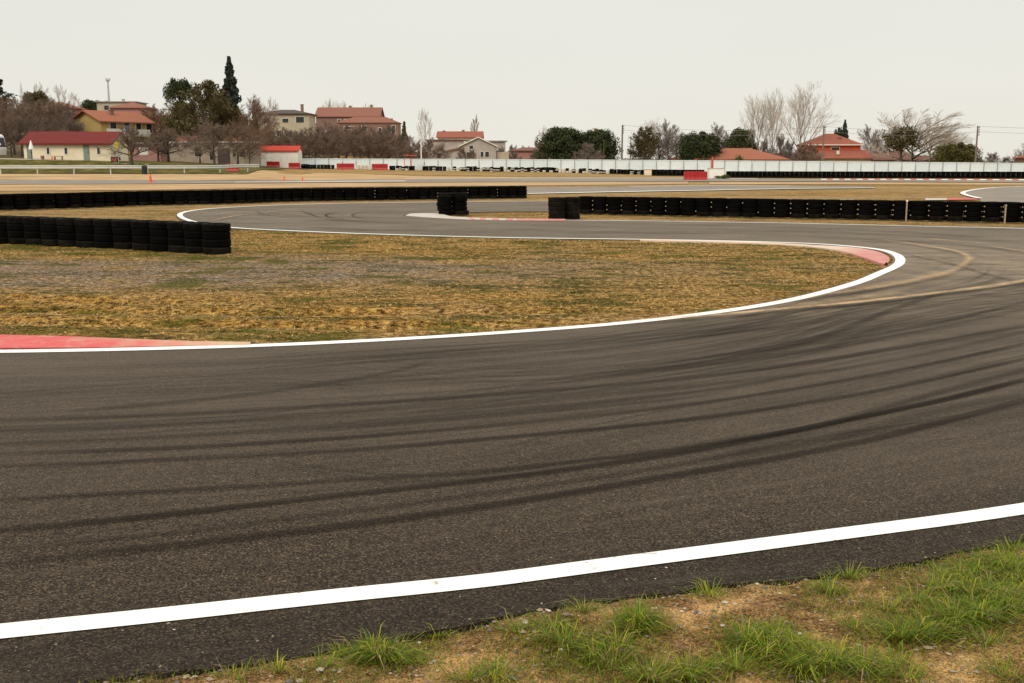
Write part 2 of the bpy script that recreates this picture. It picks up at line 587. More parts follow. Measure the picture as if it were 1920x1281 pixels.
# --- general -------------------------------------------------------
M['steel'] = simple('galvanised_steel', (.46, .47, .44), .55, .2, 1.5, .5, .25)
M['bolt'] = simple('bolt_metal', (.36, .29, .19), .5, .3, 20, .5, .2)
M['wood'] = simple('weathered_wood', (.17, .13, .10), .85, .25, 3)
M['wood_pale'] = simple('pale_wood', (.34, .26, .17), .8, .25, 6)
M['bark'] = simple('bark', (.085, .063, .048), .95, .3, 4, .1)
M['bark_pale'] = simple('pale_bark', (.24, .19, .145), .95, .25, 3, .1)
def twig(name, a, b):
    h = NT(name)
    c = h.mix(h.rnd(), a, b)
    c = h.mix(h.noise(.9, 4), h.mix(.25, c, (.06, .045, .033)), c)
    return h.bsdf(c, .95, None, .08)
M['twig'] = twig('brown_twigs', (.225, .150, .108), (.165, .125, .098))
M['twig_grey'] = twig('grey_twigs', (.23, .185, .155), (.185, .15, .125))
M['twig_pale'] = twig('pale_twigs', (.46, .39, .31), (.40, .335, .27))
M['twig_rust'] = twig('rust_twigs', (.215, .122, .074), (.165, .104, .066))
M['twig_olive'] = twig('olive_twigs', (.085, .068, .028), (.105, .080, .036))
def leafm(name, a, b, c):
    h = NT(name)
    n = h.noise(.55, 4, .65); m = h.noise(3.5, 3)
    k = h.math('ADD', h.math('MULTIPLY', n, .6), h.math('MULTIPLY', m, .4))
    return h.bsdf(h.ramp(k, [(.36, a), (.5, b), (.66, c)]), .75, None, .2)
M['pine'] = leafm('pine_needles', (.018, .023, .008), (.036, .045, .015), (.070, .080, .025))
M['pine_olive'] = leafm('olive_foliage', (.035, .034, .009), (.075, .070, .017), (.135, .115, .030))
M['pine_blue'] = leafm('spruce_needles', (.017, .025, .019), (.032, .043, .031), (.060, .074, .052))
M['brown_leaf'] = leafm('brown_green_foliage', (.045, .034, .013), (.080, .062, .023), (.12, .095, .038))
M['bush'] = leafm('bush_leaves', (.03, .045, .009), (.07, .09, .018), (.13, .15, .03))
def roof(name, a, b, s=1.0):
    h = NT(name)
    o = h.obj()
    w = h.n('ShaderNodeTexWave', wave_type='BANDS', bands_direction='X')
    h.s(w.inputs['Vector'], o); w.inputs['Scale'].default_value = 2.2 * s; w.inputs['Distortion'].default_value = .3
    n = h.noise(.9, 6, .7); f = h.noise(9, 3)
    c = h.mix(h.math('ADD', h.math('MULTIPLY', n, .6), h.math('MULTIPLY', f, .4)), a, b)
    c = h.mix(h.math('MULTIPLY', w.outputs['Fac'], .25), c, tuple(x * .5 for x in a))
    return h.bsdf(c, .85, h.bump(w.outputs['Fac'], .5, .05), .15)
M['roof_orange'] = roof('orange_roof_tiles', (.27, .090, .052), (.38, .150, .092))
M['roof_red'] = roof('red_roof_tiles', (.24, .075, .048), (.34, .122, .080))
M['roof_dull'] = roof('dull_red_roof_tiles', (.20, .085, .060), (.31, .135, .095))
M['roof_brown'] = roof('brown_roof_tiles', (.15, .075, .055), (.23, .115, .085))
M['roof_maroon'] = roof('maroon_metal_roof', (.135, .020, .018), (.175, .030, .026), .7)
M['roof_bright'] = roof('bright_red_metal_roof', (.42, .045, .03), (.52, .07, .045), .7)
M['roof_grey'] = roof('grey_roof_edge', (.30, .27, .25), (.45, .42, .39))
M['cream'] = simple('cream_render', (.74, .65, .47), .85, .08, .8, .2, 0, (.45, .37, .25))
M['yellow'] = simple('yellow_render', (.40, .285, .10), .85, .15, .8, .2, 0, (.36, .25, .10))
M['white_wall'] = simple('white_render', (.64, .61, .53), .85, .1, .8, .2, 0, (.40, .36, .29))
M['cabin'] = simple('cabin_panel', (.80, .77, .68), .7, .06, .7, .3, 0, (.5, .46, .38))
M['beige'] = simple('beige_render', (.45, .38, .27), .85, .15, .7, .2, 0, (.26, .21, .15))
M['stone'] = simple('rubble_stone', (.34, .28, .21), .9, .45, 1.6, .15, 0, (.14, .11, .085))
M['greywall'] = simple('grey_render', (.40, .35, .31), .9, .15, .7, .2, 0, (.24, .20, .175))
M['pinkwall'] = simple('pink_render', (.34, .17, .15), .9, .15, .7)
M['redwall'] = simple('red_render', (.50, .085, .035), .85, .12, .8)
M['brownwall'] = simple('brown_render', (.22, .13, .10), .9, .15, .7)
M['trim'] = simple('pale_trim', (.66, .60, .52), .7, .1, 2)
M['darktrim'] = simple('dark_trim', (.07, .05, .04), .8, .2, 2)
M['door'] = simple('grey_green_door', (.19, .235, .20), .6, .1, 2)
M['glass'] = simple('dark_glass', (.022, .025, .028), .2, .3, .6, .5)
M['shutter'] = simple('shutter', (.10, .075, .055), .7, .2, 2)
M['blue'] = simple('blue_cloth', (.03, .09, .20), .7, .15, 2)
def fencem():
    h = NT('white_fence_panel_mat')
    o = h.obj()
    w = h.n('ShaderNodeTexWave', wave_type='BANDS', bands_direction='X')
    h.s(w.inputs['Vector'], o); w.inputs['Scale'].default_value = 1.6
    n = h.noise(.35, 6, .65, h.map(o, (1, 1, .4)))
    c = h.ramp(n, [(.3, (.58, .66, .68)), (.55, (.73, .785, .785)), (.75, (.75, .77, .74))])
    c = h.mix(h.math('MULTIPLY', h.rnd(), .45), c, (.56, .63, .65))
    return h.bsdf(c, .6, h.bump(w.outputs['Fac'], .35, .04), .35)
M['fence'] = fencem()
M['fencepost'] = simple('fence_post', (.33, .35, .35), .6, .2, 1)
M['red_plastic'] = simple('red_plastic', (.38, .014, .014), .45, .18, 2.5, .4)
M['orange_plastic'] = simple('orange_plastic', (.75, .085, .02), .5, .12, 4, .4)
M['white_plastic'] = simple('white_plastic', (.74, .73, .69), .5, .08, 2, .4)
M['black_plastic'] = simple('black_plastic', (.013, .015, .014), .5, .2, 2, .3)
M['concrete'] = simple('concrete', (.42, .38, .33), .9, .2, 1.5, .2)
M['red_steel'] = simple('red_steel', (.50, .07, .05), .5, .15, 3, .4)
M['yellow_sign'] = simple('yellow_sign', (.55, .38, .01), .6, .1, 3)
M['wire'] = simple('wire', (.22, .21, .20), .6, .1, 3)
M['pale_blue'] = simple('pale_stone_spire', (.55, .57, .60), .8, .1, 1)
M['bus'] = simple('white_coach_paint', (.72, .73, .72), .35, .05, 1, .5)
M['lamp_glass'] = simple('lamp_glass', (.62, .62, .60), .3, .05, 2, .5)

# ------------------------------------------------------------------ world and sun
w = bpy.data.worlds.new('World'); SC.world = w; w.use_nodes = True
nt = w.node_tree; nt.nodes.clear()
wo = nt.nodes.new('ShaderNodeOutputWorld')
sky = nt.nodes.new('ShaderNodeTexSky'); sky.sky_type = 'NISHITA'; sky.sun_disc = False
SUN_EL, SUN_AZ = R(40), R(-150)       # azimuth measured clockwise from +Y
sky.sun_elevation = SUN_EL; sky.sun_rotation = SUN_AZ
sky.dust_density = 4.0; sky.air_density = 1.0
b1 = nt.nodes.new('ShaderNodeBackground'); b1.inputs[1].default_value = .06
nt.links.new(sky.outputs[0], b1.inputs[0])
tc = nt.nodes.new('ShaderNodeTexCoord')
sp = nt.nodes.new('ShaderNodeSeparateXYZ'); nt.links.new(tc.outputs['Generated'], sp.inputs[0])
cr = nt.nodes.new('ShaderNodeValToRGB'); nt.links.new(sp.outputs[2], cr.inputs[0])
el = cr.color_ramp.elements
stops = [(0.0, (.765, .74, .66)), (.06, (.755, .74, .675)), (.17, (.72, .715, .67)), (.40, (1.05, 1.02, .94)), (1.0, (1.30, 1.27, 1.18))]
while len(el) < len(stops): el.new(.5)
for e, (p, c) in zip(el, stops):
    e.position = p; e.color = (*c, 1)
# soft cloud sheet
cn = nt.nodes.new('ShaderNodeTexNoise'); cn.inputs['Scale'].default_value = 1.6; cn.inputs['Detail'].default_value = 4
cm = nt.nodes.new('ShaderNodeMapping'); cm.inputs['Scale'].default_value = (1, 1, 3)
nt.links.new(tc.outputs['Generated'], cm.inputs[0]); nt.links.new(cm.outputs[0], cn.inputs['Vector'])
cr2 = nt.nodes.new('ShaderNodeValToRGB'); nt.links.new(cn.outputs['Fac'], cr2.inputs[0])
cr2.color_ramp.elements[0].position = .3; cr2.color_ramp.elements[0].color = (.955, .95, .94, 1)
cr2.color_ramp.elements[1].position = .7; cr2.color_ramp.elements[1].color = (1.0, 1.0, 1.0, 1)
mu = nt.nodes.new('ShaderNodeMix'); mu.data_type = 'RGBA'; mu.blend_type = 'MULTIPLY'; mu.inputs[0].default_value = 1
nt.links.new(cr.outputs[0], mu.inputs[6]); nt.links.new(cr2.outputs[0], mu.inputs[7])
b2 = nt.nodes.new('ShaderNodeBackground'); b2.inputs[1].default_value = 1.12
nt.links.new(mu.outputs[2], b2.inputs[0])
mx = nt.nodes.new('ShaderNodeMixShader'); mx.inputs[0].default_value = .9
nt.links.new(b1.outputs[0], mx.inputs[1]); nt.links.new(b2.outputs[0], mx.inputs[2])
nt.links.new(mx.outputs[0], wo.inputs[0])
sd = bpy.data.lights.new('sun', 'SUN'); sd.energy = 1.5; sd.angle = R(25); sd.color = (1, .94, .84)
so = bpy.data.objects.new('sun', sd); COL.objects.link(so)
sdir = Vector((math.sin(SUN_AZ) * math.cos(SUN_EL), math.cos(SUN_AZ) * math.cos(SUN_EL), math.sin(SUN_EL)))
so.rotation_euler = sdir.to_track_quat('Z', 'Y').to_euler()
so.location = (0, 0, 60)
SC.view_settings.view_transform = 'Standard'
SC.view_settings.look = 'None'
SC.view_settings.exposure = 0.12
SC.view_settings.gamma = 1.0
SC.cycles.max_bounces = 6
SC.cycles.transparent_max_bounces = 16

# ================================================================== GROUND
def ground_sheet():
    xs = [-4000, -2500, -1500, -900, -600] + list(range(-420, 421, 6)) + [600, 900, 1500, 2500, 4000]
    ys = [-400, -200, -100, -50] + list(range(-20, 96, 12)) + [96 + 2.5 * i for i in range(46)] + list(range(215, 420, 8)) + [450, 500, 560, 620, 800, 1200, 2000, 3500, 6000]
    mb = MB(); n = len(xs)
    for y in ys:
        for x in xs:
            mb.v.append((x, y, T(x, y) - .03))
    for j in range(len(ys) - 1):
        for i in range(n - 1):
            a = j * n + i
            mb.f.append((a, a + 1, a + n + 1, a + n)); mb.m.append(0)
    return struct(mb.build('ground', M['ground'], smooth=True))
ground_sheet()

# ---- main track, edge towards the infield (E1) and the outer edge (E2)
def W(p):
    return gp(*p) if p[1] > 200 else p
E1px = [('w', -16, 9.6), ('w', -9, 10.0), (0, 662), (450, 652), (700, 641), (960, 625), (1200, 605), (1450, 571), (1600, 534), (1650, 514),
        (1682, 499), (1688, 488), (1676, 477), (1640, 468), (1540, 459), (1400, 454), (1200, 450), (960, 447), (700, 440), (560, 434.5), (430, 427.5),
        (372, 419), (337, 405), (352, 397), (400, 391.5), (520, 385.5), (640, 382), (820, 379.5), (985, 378), (1250, 376.5), (1600, 375)]
E2px = [('w', -12, -1.1), ('w', -6.5, 1.25), ('w', -3.3, 2.65), (204, 1279), (420, 1255), (640, 1222), (1000, 1151), (1320, 1107), (1720, 1055), ('w', 4.6, 6.05),
        ('w', 9.5, 8.6), ('w', 15, 12.5), ('w', 19, 18), ('w', 18.5, 24.5), (1920, 428), (1760, 425), (1480, 418.5), (1200, 414.3), (1000, 412.3), (920, 411), (850, 409.5),
        (790, 407.5), (757, 405), (775, 402.5), (810, 401), (840, 400), (880, 398.5), (920, 397.5), (1000, 397), (1250, 396.5), (1600, 396)]
def WP(L):
    return [(p[1], p[2]) if p[0] == 'w' else gp(*p) for p in L]
NS = [14] * len(E1px)
for i in range(2, 9): NS[i] = 40
for i in range(9, 15): NS[i] = 26
e1 = catmull(WP(E1px), NS[:len(E1px) - 1])
e2 = catmull(WP(E2px), NS[:len(E2px) - 1])
e1 = smooth2(e1, 6)
# the near broken tarmac edge
n2 = normals(e2)
e2j = []
for i, (p, n) in enumerate(zip(e2, n2)):
    j = 0
    if p.y < 8: j = .035 * noise.noise((p.x * 3, p.y * 3, 1)) + .02 * noise.noise((p.x * 11, p.y * 11, 2))
    e2j.append(p + n * j)
e1a = offset(e1, .13)       # tarmac runs a hand's width past the line
def track():
    K = 26; mb = MB(); uv = []; dust_sheen = []
    u = 0; N = len(e1)
    for i in range(N):
        a, b = e1a[i], e2j[i]
        if i:
            u += ((a - e1a[i - 1]).length + (b - e2j[i - 1]).length) / 2
        wd = (b - a).length
        for k in range(K + 1):
            s = k / K
            q = a + (b - a) * s
            mb.v.append((q.x, q.y, .012)); uv.append((u, s * 8))
            # sand dragged out by cars leaving the infield around the hairpin
            d = 0
            hx, hy = q.x - 8.5, q.y - 19.5
            d = max(d, .68 * math.exp(-((hx / 5.0) ** 2 + (hy / 5.5) ** 2)))
            hx, hy = q.x - 3.2, q.y - 13.2
            d = max(d, .28 * math.exp(-((hx / 3.0) ** 2 + (hy / 1.3) ** 2)))
            g = max(0, min(1, (q.y - 5.0) / 17)) ** .75 * .85  # paler with distance: dusty far arm and painted grazing light together
            dust_sheen.append((d, g, math.exp(-(((1 - s) * wd) / .55) ** 4) if q.y < 12 else 0))
    m = K + 1
    for i in range(N - 1):
        for k in range(K):
            a = i * m + k
            mb.f.append((a, a + 1, a + m + 1, a + m)[::-1]); mb.m.append(0)
    # skirts so the tarmac has an edge
    for side in (0, K):
        base = len(mb.v)
        for i in range(N):
            x, y, z = mb.v[i * m + side]
            mb.v.append((x, y, -.06)); uv.append(uv[i * m + side]); dust_sheen.append((0, 0, 0))
        for i in range(N - 1):
            a = i * m + side; b = a + m; c = base + i + 1; d = base + i
            mb.f.append((a, b, c, d) if side else (a, d, c, b)); mb.m.append(0)
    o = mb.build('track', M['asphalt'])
    set_uv(o.data, uv); set_col(o.data, 'dust', dust_sheen)
    return struct(o)
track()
poly = np.array([(p.x, p.y) for p in e1a] + [(p.x, p.y) for p in e2j[::-1]])
def inside(X, Y, P=poly):
    r = np.zeros(X.shape, bool)
    x1, y1 = P[:, 0], P[:, 1]; x2, y2 = np.roll(x1, -1), np.roll(y1, -1)
    for a, b, c, d in zip(x1, y1, x2, y2):
        if b == d: continue
        m = (b > Y) != (d > Y)
        r ^= m & (X < (c - a) * (Y - b) / (d - b) + a)
    return r

# ---- painted lines
l1 = resample(e1, .12)
struct(ribbon('inner_white_line', l1, .175, .017, M['white_line']))
OL = [(-900, 1279), (-450, 1237), (0, 1191), (300, 1160), (600, 1127), (900, 1096), (1120, 1067), (1520, 1014), (1920, 959), ('w', 5.6, 6.65), ('w', 10.5, 9.5), ('w', 15, 13.3), ('w', 18.4, 18.4), ('w', 18, 24.3),
      (1920, 429.5), (1760, 426), (1480, 419.5), (1200, 415.2), (1060, 413.8)]
ol = resample(smooth2(catmull(WP(OL), 24), 5), .12)
struct(ribbon('outer_white_line', ol, .145, .017, M['white_line']))

# ---- rubber and sand marks
zc = [.020]
def mark(px, wd, mat, a0=1.0, taper=True, world=False, name='rubber_mark'):
    pts = resample(smooth2(catmull([gp(*p) for p in px], 14), 3), .15)
    zc[0] += .0006
    o = ribbon(name, pts, wd, zc[0], mat, across=4)
    n = len(pts); cols = []
    for i in range(n):
        t = i / max(1, n - 1)
        f = min(1, t / .12, (1 - t) / .12) if taper else 1
        f *= a0 * (.75 + .4 * noise.noise((i * .05, zc[0] * 3000, 0)))
        cols += [(max(0, f),) * 3] * 5
    set_col(o.data, 'fade', cols)
    return struct(o)
skids = [
    ([(-200, 1018), (0, 1001), (320, 970), (640, 934), (960, 899), (1300, 850), (1560, 797), (1760, 756), (1980, 700)], .13, .95),
    ([(-200, 1093), (100, 1052), (320, 1030), (640, 993), (960, 948), (1300, 891), (1620, 832), (1920, 755), (2000, 735)], .15, .8),
    ([(-100, 1045), (300, 1008), (640, 967), (960, 925), (1300, 872), (1500, 830)], .10, .45),
    ([(-200, 955), (0, 943), (250, 930), (640, 907), (960, 884), (1300, 843), (1600, 790), (1920, 716)], .10, .75),
    ([(-200, 887), (0, 880), (300, 868), (640, 850), (960, 824), (1300, 790), (1600, 745), (1960, 668)], .11, .8),
    ([(-200, 866), (0, 857), (300, 846), (640, 826), (960, 800), (1300, 762), (1600, 714), (1960, 640)], .10, .85),
    ([(-200, 845), (0, 838), (300, 824), (640, 803), (960, 776), (1300, 740), (1600, 690)], .12, .7),
    ([(-200, 800), (0, 793), (300, 783), (640, 764), (960, 742), (1300, 712), (1600, 670), (1960, 606)], .14, .75),
    ([(120, 776), (400, 752), (600, 725), (740, 700), (815, 680)], .12, .6),
    ([(-200, 820), (0, 812), (400, 796), (900, 757), (1300, 724)], .20, .35),
    ([(600, 792), (960, 762), (1300, 728), (1620, 690), (1960, 618)], .09, .6),
    ([(300, 740), (640, 725), (960, 704), (1300, 676), (1700, 620), (1960, 560)], .12, .5),
    ([(-100, 748), (300, 737), (640, 718), (960, 690), (1280, 660)], .10, .45),
    ([(-100, 722), (300, 712), (640, 698), (960, 675), (1300, 643)], .10, .4),
    ([(0, 700), (300, 690), (640, 676), (900, 660)], .10, .35),
    ([(1000, 718), (1300, 690), (1600, 648), (1960, 575)], .16, .45),
    ([(1250, 846), (1500, 812), (1640, 775), (1800, 730), (1960, 690)], .12, .6),
    ([(1300, 872), (1560, 828), (1740, 780), (1960, 738)], .22, .5),
    ([(1100, 660), (1400, 625), (1700, 585), (1960, 530)], .12, .4),
    ([(1690, 478), (1780, 497), (1860, 520), (1980, 548)], .14, .55),
    ([(1500, 448), (1650, 452), (1800, 462), (1960, 478)], .25, .5),
    ([(1300, 432), (1500, 436), (1700, 444), (1960, 460)], .30, .45),
    ([(1150, 440), (1400, 441), (1600, 448), (1760, 458)], .25, .4),
    ([(900, 432), (1100, 436), (1250, 440), (1330, 441)], .25, .4),
    ([(560, 396), (577, 401), (600, 409), (660, 416), (760, 422)], .16, .7),
    ([(640, 398), (612, 404), (622, 410), (680, 416), (800, 424)], .16, .8),
    ([(700, 396), (663, 403), (672, 410), (730, 416), (860, 422)], .16, .5),
    ([(480, 397), (500, 405), (560, 411), (640, 416)], .14, .5),
    ([(560, 428), (700, 433), (900, 437), (1150, 439)], .5, .35),
    ([(1080, 420), (1300, 424), (1500, 429), (1700, 438), (1900, 452)], .35, .4),
]
for s in skids:
    mark(s[0], s[1] * (.72 if s[1] < .25 else 1), M['rubber'], min(1.1, s[2] * 1.0))
sands = [
    ([(1120, 613.5), (1190, 609), (1330, 600), (1440, 590), (1560, 579), (1680, 566), (1800, 551), (1880, 540), (1990, 520)], .21, 1.3),
    ([(1440, 582), (1526, 563), (1610, 551), (1687, 538), (1777, 517), (1812, 497), (1815, 487), (1794, 476), (1751, 468), (1671, 456), (1600, 449)], .22, .75),
    ([(1560, 556), (1640, 543), (1720, 530), (1780, 516)], .50, .55),
    ([(1470, 586), (1540, 576), (1600, 567), (1700, 556)], .5, .5),
    ([(394, 417), (430, 410), (456, 405), (508, 400), (560, 396)], .16, .9),
    ([(358, 408), (425, 402.5), (508, 397.5), (560, 394)], .16, .55),
    ([(500, 398), (530, 402), (570, 407), (612, 412), (700, 418)], .16, .5),
    ([(1850, 466), (1900, 474), (1990, 488)], .25, .4),
    ([(1740, 452), (1790, 457), (1860, 461)], .25, .5),
    ([(1590, 905), (1612, 903), (1628, 906)], .05, 1.0),
    ([(1688, 846), (1702, 847), (1716, 848)], .05, .8),
    ([(1730, 998), (1748, 1002), (1768, 1003)], .05, .8),
    ([(404, 1174), (440, 1175), (476, 1174)], .012, 1.0),
]
# many fainter, thin tyre lines that fan along the near arm
rk = random.Random(77)
lo = 0
for q in range(46):
    i0 = rk.randrange(0, 230); i1 = min(len(e1) - 1, i0 + rk.randrange(90, 240)); v0 = rk.choice((rk.uniform(.12, .45), rk.uniform(.25, .75))); dv = rk.gauss(0, .10); bow = rk.gauss(0, .04)
    pts = []
    for i in range(i0, i1, 3):
        t = (i - i0) / (i1 - i0); v = min(.90, max(.10, v0 + dv * t + bow * math.sin(math.pi * t)))
        pts.append(e1a[i] + (e2[i] - e1a[i]) * v)
    if len(pts) < 4: continue
    pts = resample(smooth2(pts, 2), .15)
    zc[0] += .0004
    for off in ((0,) if rk.random() < .6 else (0, rk.uniform(.16, .5))):
        o = ribbon('rubber_mark', offset(pts, -off), rk.uniform(.035, .10), zc[0] + off * .0004, M['rubber'], across=4)
        a0 = rk.uniform(.22, .7); n = len(pts); cols = []
        for i in range(n):
            t = i / (n - 1); f = min(1, t / .2, (1 - t) / .2) * a0 * (.75 + .5 * noise.noise((i * .04, q, off)))
            cols += [(max(0, f),) * 3] * 5
        set_col(o.data, 'fade', cols); struct(o)
for px_ in ([(360, 1156), (385, 1158), (410, 1157)], [(1170, 1062), (1200, 1061), (1232, 1060)]):
    mark(px_, .012, M['rubber'], 1.0)
for s in sands:
    mark(s[0], s[1], M['sand_trail'], s[2], name='sand_mark')

# ---- kerbs
def kerb_poly(name, outer, inner, z, mats, seg=None, grad=None):
    """strip between two pixel polylines with the same number of points"""
    A = catmull([gp(*p) for p in outer], 10); B = catmull([gp(*p) for p in inner], 10)
    mb = MB()
    for a, b in zip(A, B):
        c = (a + b) / 2
        mb.v += [(a.x, a.y, .013), (a.x, a.y, z * .5), (c.x, c.y, z), (b.x, b.y, z * .7), (b.x, b.y, -.02)]
    for i in range(len(A) - 1):
        mi = 0
        if seg: mi = seg(i / (len(A) - 1))
        for k in range(4):
            o = i * 5 + k
            mb.f.append((o, o + 5, o + 6, o + 1)); mb.m.append(mi)
    o = mb.build(name, mats)
    if grad:
        set_col(o.data, 'fade', [(grad(i / (len(A) - 1)),) * 3 for i in range(len(A)) for _ in range(5)])
    bm = bmesh.new(); bm.from_mesh(o.data); bmesh.ops.recalc_face_normals(bm, faces=bm.faces); bm.to_mesh(o.data); bm.free()
    return struct(o)
kerb_poly('kerb', [(-160, 657.5), (0, 656.5), (150, 655.5), (300, 653), (400, 651), (470, 649.5)], [(-160, 629), (0, 633), (120, 636), (250, 641), (370, 645.7), (470, 649.3)], .045,
          [M['kerb_fade']], None, lambda t: max(0, min(1, (t - .40) / .50)))
kerb_poly('kerb', [(1200, 449.8 + 2), (1400, 456), (1500, 460.5), (1580, 464.5), (1628, 470), (1660, 480), (1668, 490), (1664, 496)],
          [(1200, 453), (1400, 458.5), (1490, 463), (1560, 470.5), (1590, 477), (1622, 487), (1645, 495), (1658, 499)], .05,
          [M['kerb_pink']], None, lambda t: 1 if t < .42 else max(0, 1 - (t - .42) / .22))
kerb_poly('kerb', [(760, 405.5), (790, 408), (830, 410.6), (874, 412.6), (900, 413.3), (940, 414), (988, 414.6), (1060, 415)],
          [(775, 402), (800, 401.5), (824, 402.5), (850, 408), (900, 410.3), (940, 411.5), (988, 412), (1060, 412.6)], .05,
          [M['white_worn'], M['kerb_pink']], lambda t: 0 if t < .43 else int(((t - .43) * 7 / .30)) % 2 if t < .80 else 1)

# ---- infield surface with real relief
def infield():
    x0, x1, y0, y1, st = -15.0, 9.0, 9.6, 29.0, .075
    xs = np.arange(x0, x1, st); ys = np.arange(y0, y1, st)
    X, Y = np.meshgrid(xs, ys)
    # distance to E1 (coarse)
    P = np.array([(p.x, p.y) for p in e1a])[::3]
    D = np.full(X.shape, 9.0)
    for px_, py_ in P:
        if py_ < 34:
            D = np.minimum(D, np.hypot(X - px_, Y - py_))
    ins = inside(X, Y)
    keep = ~(ins & (D > .22))
    z = np.zeros(X.shape); soil = np.zeros(X.shape + (3,))
    ruts = [(13.25, -.03, .26), (12.15, -.015, .22), (14.35, -.05, .34)]
    for j in range(X.shape[0]):
        for i in range(X.shape[1]):
            if not keep[j, i]: continue
            x, y = X[j, i], Y[j, i]
            a = noise.noise((x * .6, y * .6, 0)); b = noise.noise((x * 3.1, y * 3.1, 4)); c = noise.noise((x * 9, y * 9, 8))
            zz = .02 * a + .012 * b + .010 * c
            rm = 0
            for ry, sl, wd in ruts:
                yy = y - (ry + sl * (x + 7) + .12 * math.sin(x * .7 + ry))
                g = math.exp(-(yy / wd) ** 2)
                fade = max(0, min(1, (3.5 - x) / 4)) * (1 if ry < 14 else max(0, min(1, (-2.5 - x) / 3)))
                clod = .5 + .9 * noise.noise((x * 4.5, y * 6.5, ry))
                zz += fade * g * .045 * max(0, clod) - fade * .035 * math.exp(-((yy + wd * 1.1) / (wd * .5)) ** 2)
                rm = max(rm, fade * g * max(0, min(1, .55 + .8 * noise.noise((x * 2, y * 3, ry + 3)))))
            # the bit below the right arm where cars cut the corner is dusty too
            d = D[j, i]
            edge = max(0, min(1, 1 - (d - .1) / .9)) * (1 if x > 0.5 and y < 17.5 else 0)
            rm = max(rm, edge * .6 * max(0, min(1, .6 + noise.noise((x * 1.5, y * 1.5, 9)))))
            # grey gravel patch near the tyre wall
            gx, gy = (x + 7.5) / 7.5, (y - 18.0 - .05 * x) / 2.2
            gr = max(0, min(1, 1.7 * math.exp(-(gx * gx * .8 + gy * gy)) + .35 * a))* (1 if y < 22.5 else .3)
            # moss at the foot of the tyres and along the near kerb
            mo = 0
            ky = 10.6 - .06 * (x + 5)
            mo = max(mo, .75 * math.exp(-((y - 11.0) / .55) ** 2) * max(0, min(1, .45 + 1.6 * noise.noise((x * 1.3, y * 2.2, 5)))) * (1 if x < 0 else .4))
            fy = 23.35 - (x + 11.3) * .5
            if x < -4: mo = max(mo, .85 * math.exp(-((y - fy + .25) / .6) ** 2) * max(0, min(1, .6 + 1.2 * noise.noise((x * 2, y * 2, 6)))))
            mo = max(mo, max(0, min(.75, 2.6 * noise.noise((x * .9, y * 1.5, 15)) + .8 * noise.noise((x * 4, y * 6, 15)) - .7)))
            ramp = max(0, min(1, (d - .1) / .5)) if not ins[j, i] else 0
            z[j, i] = zz * ramp - .004 * (1 - ramp)
            if ins[j, i]: z[j, i] = -.015
            soil[j, i] = (min(1, rm), gr, mo)
    idx = -np.ones(X.shape, int)
    mb = MB(); cols = []
    c = 0
    for j in range(X.shape[0]):
        for i in range(X.shape[1]):
            if keep[j, i]:
                idx[j, i] = c; c += 1
                mb.v.append((X[j, i], Y[j, i], z[j, i])); cols.append(soil[j, i])
    for j in range(X.shape[0] - 1):
        for i in range(X.shape[1] - 1):
            q = (idx[j, i], idx[j, i + 1], idx[j + 1, i + 1], idx[j + 1, i])
            if min(q) >= 0:
                mb.f.append(q)
    mb.m = [0] * len(mb.f)
    o = mb.build('infield', M['infield'], smooth=True)
    set_col(o.data, 'soil', cols)
    struct(o)
    return X, Y, D, ins, soil, z
IX, IY, ID, II, ISOIL, IZ = infield()

def blades(name, items, label, cat):
    """items: (x, y, z, height, width, azimuth, lean, colour)"""
    v = []; f = []; cols = []
    for x, y, z, h, w_, az, ln, c in items:
        ca, sa = math.cos(az), math.sin(az)
        dx, dy = ca * ln * h, sa * ln * h
        wx, wy = -sa * w_ / 2, ca * w_ / 2
        o = len(v)
        if h < .05:
            v += [(x - wx, y - wy, z), (x + wx, y + wy, z), (x + dx, y + dy, z + h)]
            f.append((o, o + 1, o + 2)); cols += [c] * 3
        else:
            m = (x + dx * .35, y + dy * .35, z + h * .62)
            v += [(x - wx, y - wy, z), (x + wx, y + wy, z), (m[0] + wx * .8, m[1] + wy * .8, m[2]), (m[0] - wx * .8, m[1] - wy * .8, m[2]), (x + dx, y + dy, z + h * (1 - .35 * ln))]
            f += [(o, o + 1, o + 2, o + 3), (o + 3, o + 2, o + 4)]; cols += [c] * 5
    me = bpy.data.meshes.new(name); me.from_pydata(v, [], f); me.materials.append(M['blade'])
    set_col(me, 'Col', cols)
    o = link(name, me)
    return tag(o, label, cat, None, 'stuff')

rg = random.Random(3)
its = []
ny, nx = IX.shape
while len(its) < 40000:
    j = rg.randrange(ny - 1); i = rg.randrange(nx - 1)
    if II[j, i] or ID[j, i] < .03: continue
    x = IX[j, i] + rg.random() * .075; y = IY[j, i] + rg.random() * .075
    if abs(x) > y * .52: continue
    n1 = noise.noise((x * .9, y * 1.4, 2)) + .6 * noise.noise((x * 3, y * 4, 7))
    so_ = ISOIL[j, i]
    if rg.random() > .40 + n1 * .7 - .55 * so_[1] * .8: continue
    g = n1 + rg.gauss(0, .25) + so_[2] * .9
    t = rg.uniform(.65, 1.25)
    if g > .75: c = (.12 * t, .135 * t, .008 * t)
    elif g > .35: c = (.17 * t, .130 * t, .034 * t)
    else: c = (.54 * t, .35 * t, .125 * t) if rg.random() < .6 else (.34 * t, .175 * t, .040 * t)
    its.append((x, y, IZ[j, i] - .002, rg.uniform(.010, .024) * (1.3 if g > .75 else 1), rg.uniform(.010, .024), rg.random() * 6.3, rg.uniform(1.0, 3.6), c))
blades('dry_grass', its, 'short dry straw and olive grass over the infield between the two arms of track', 'dry grass')

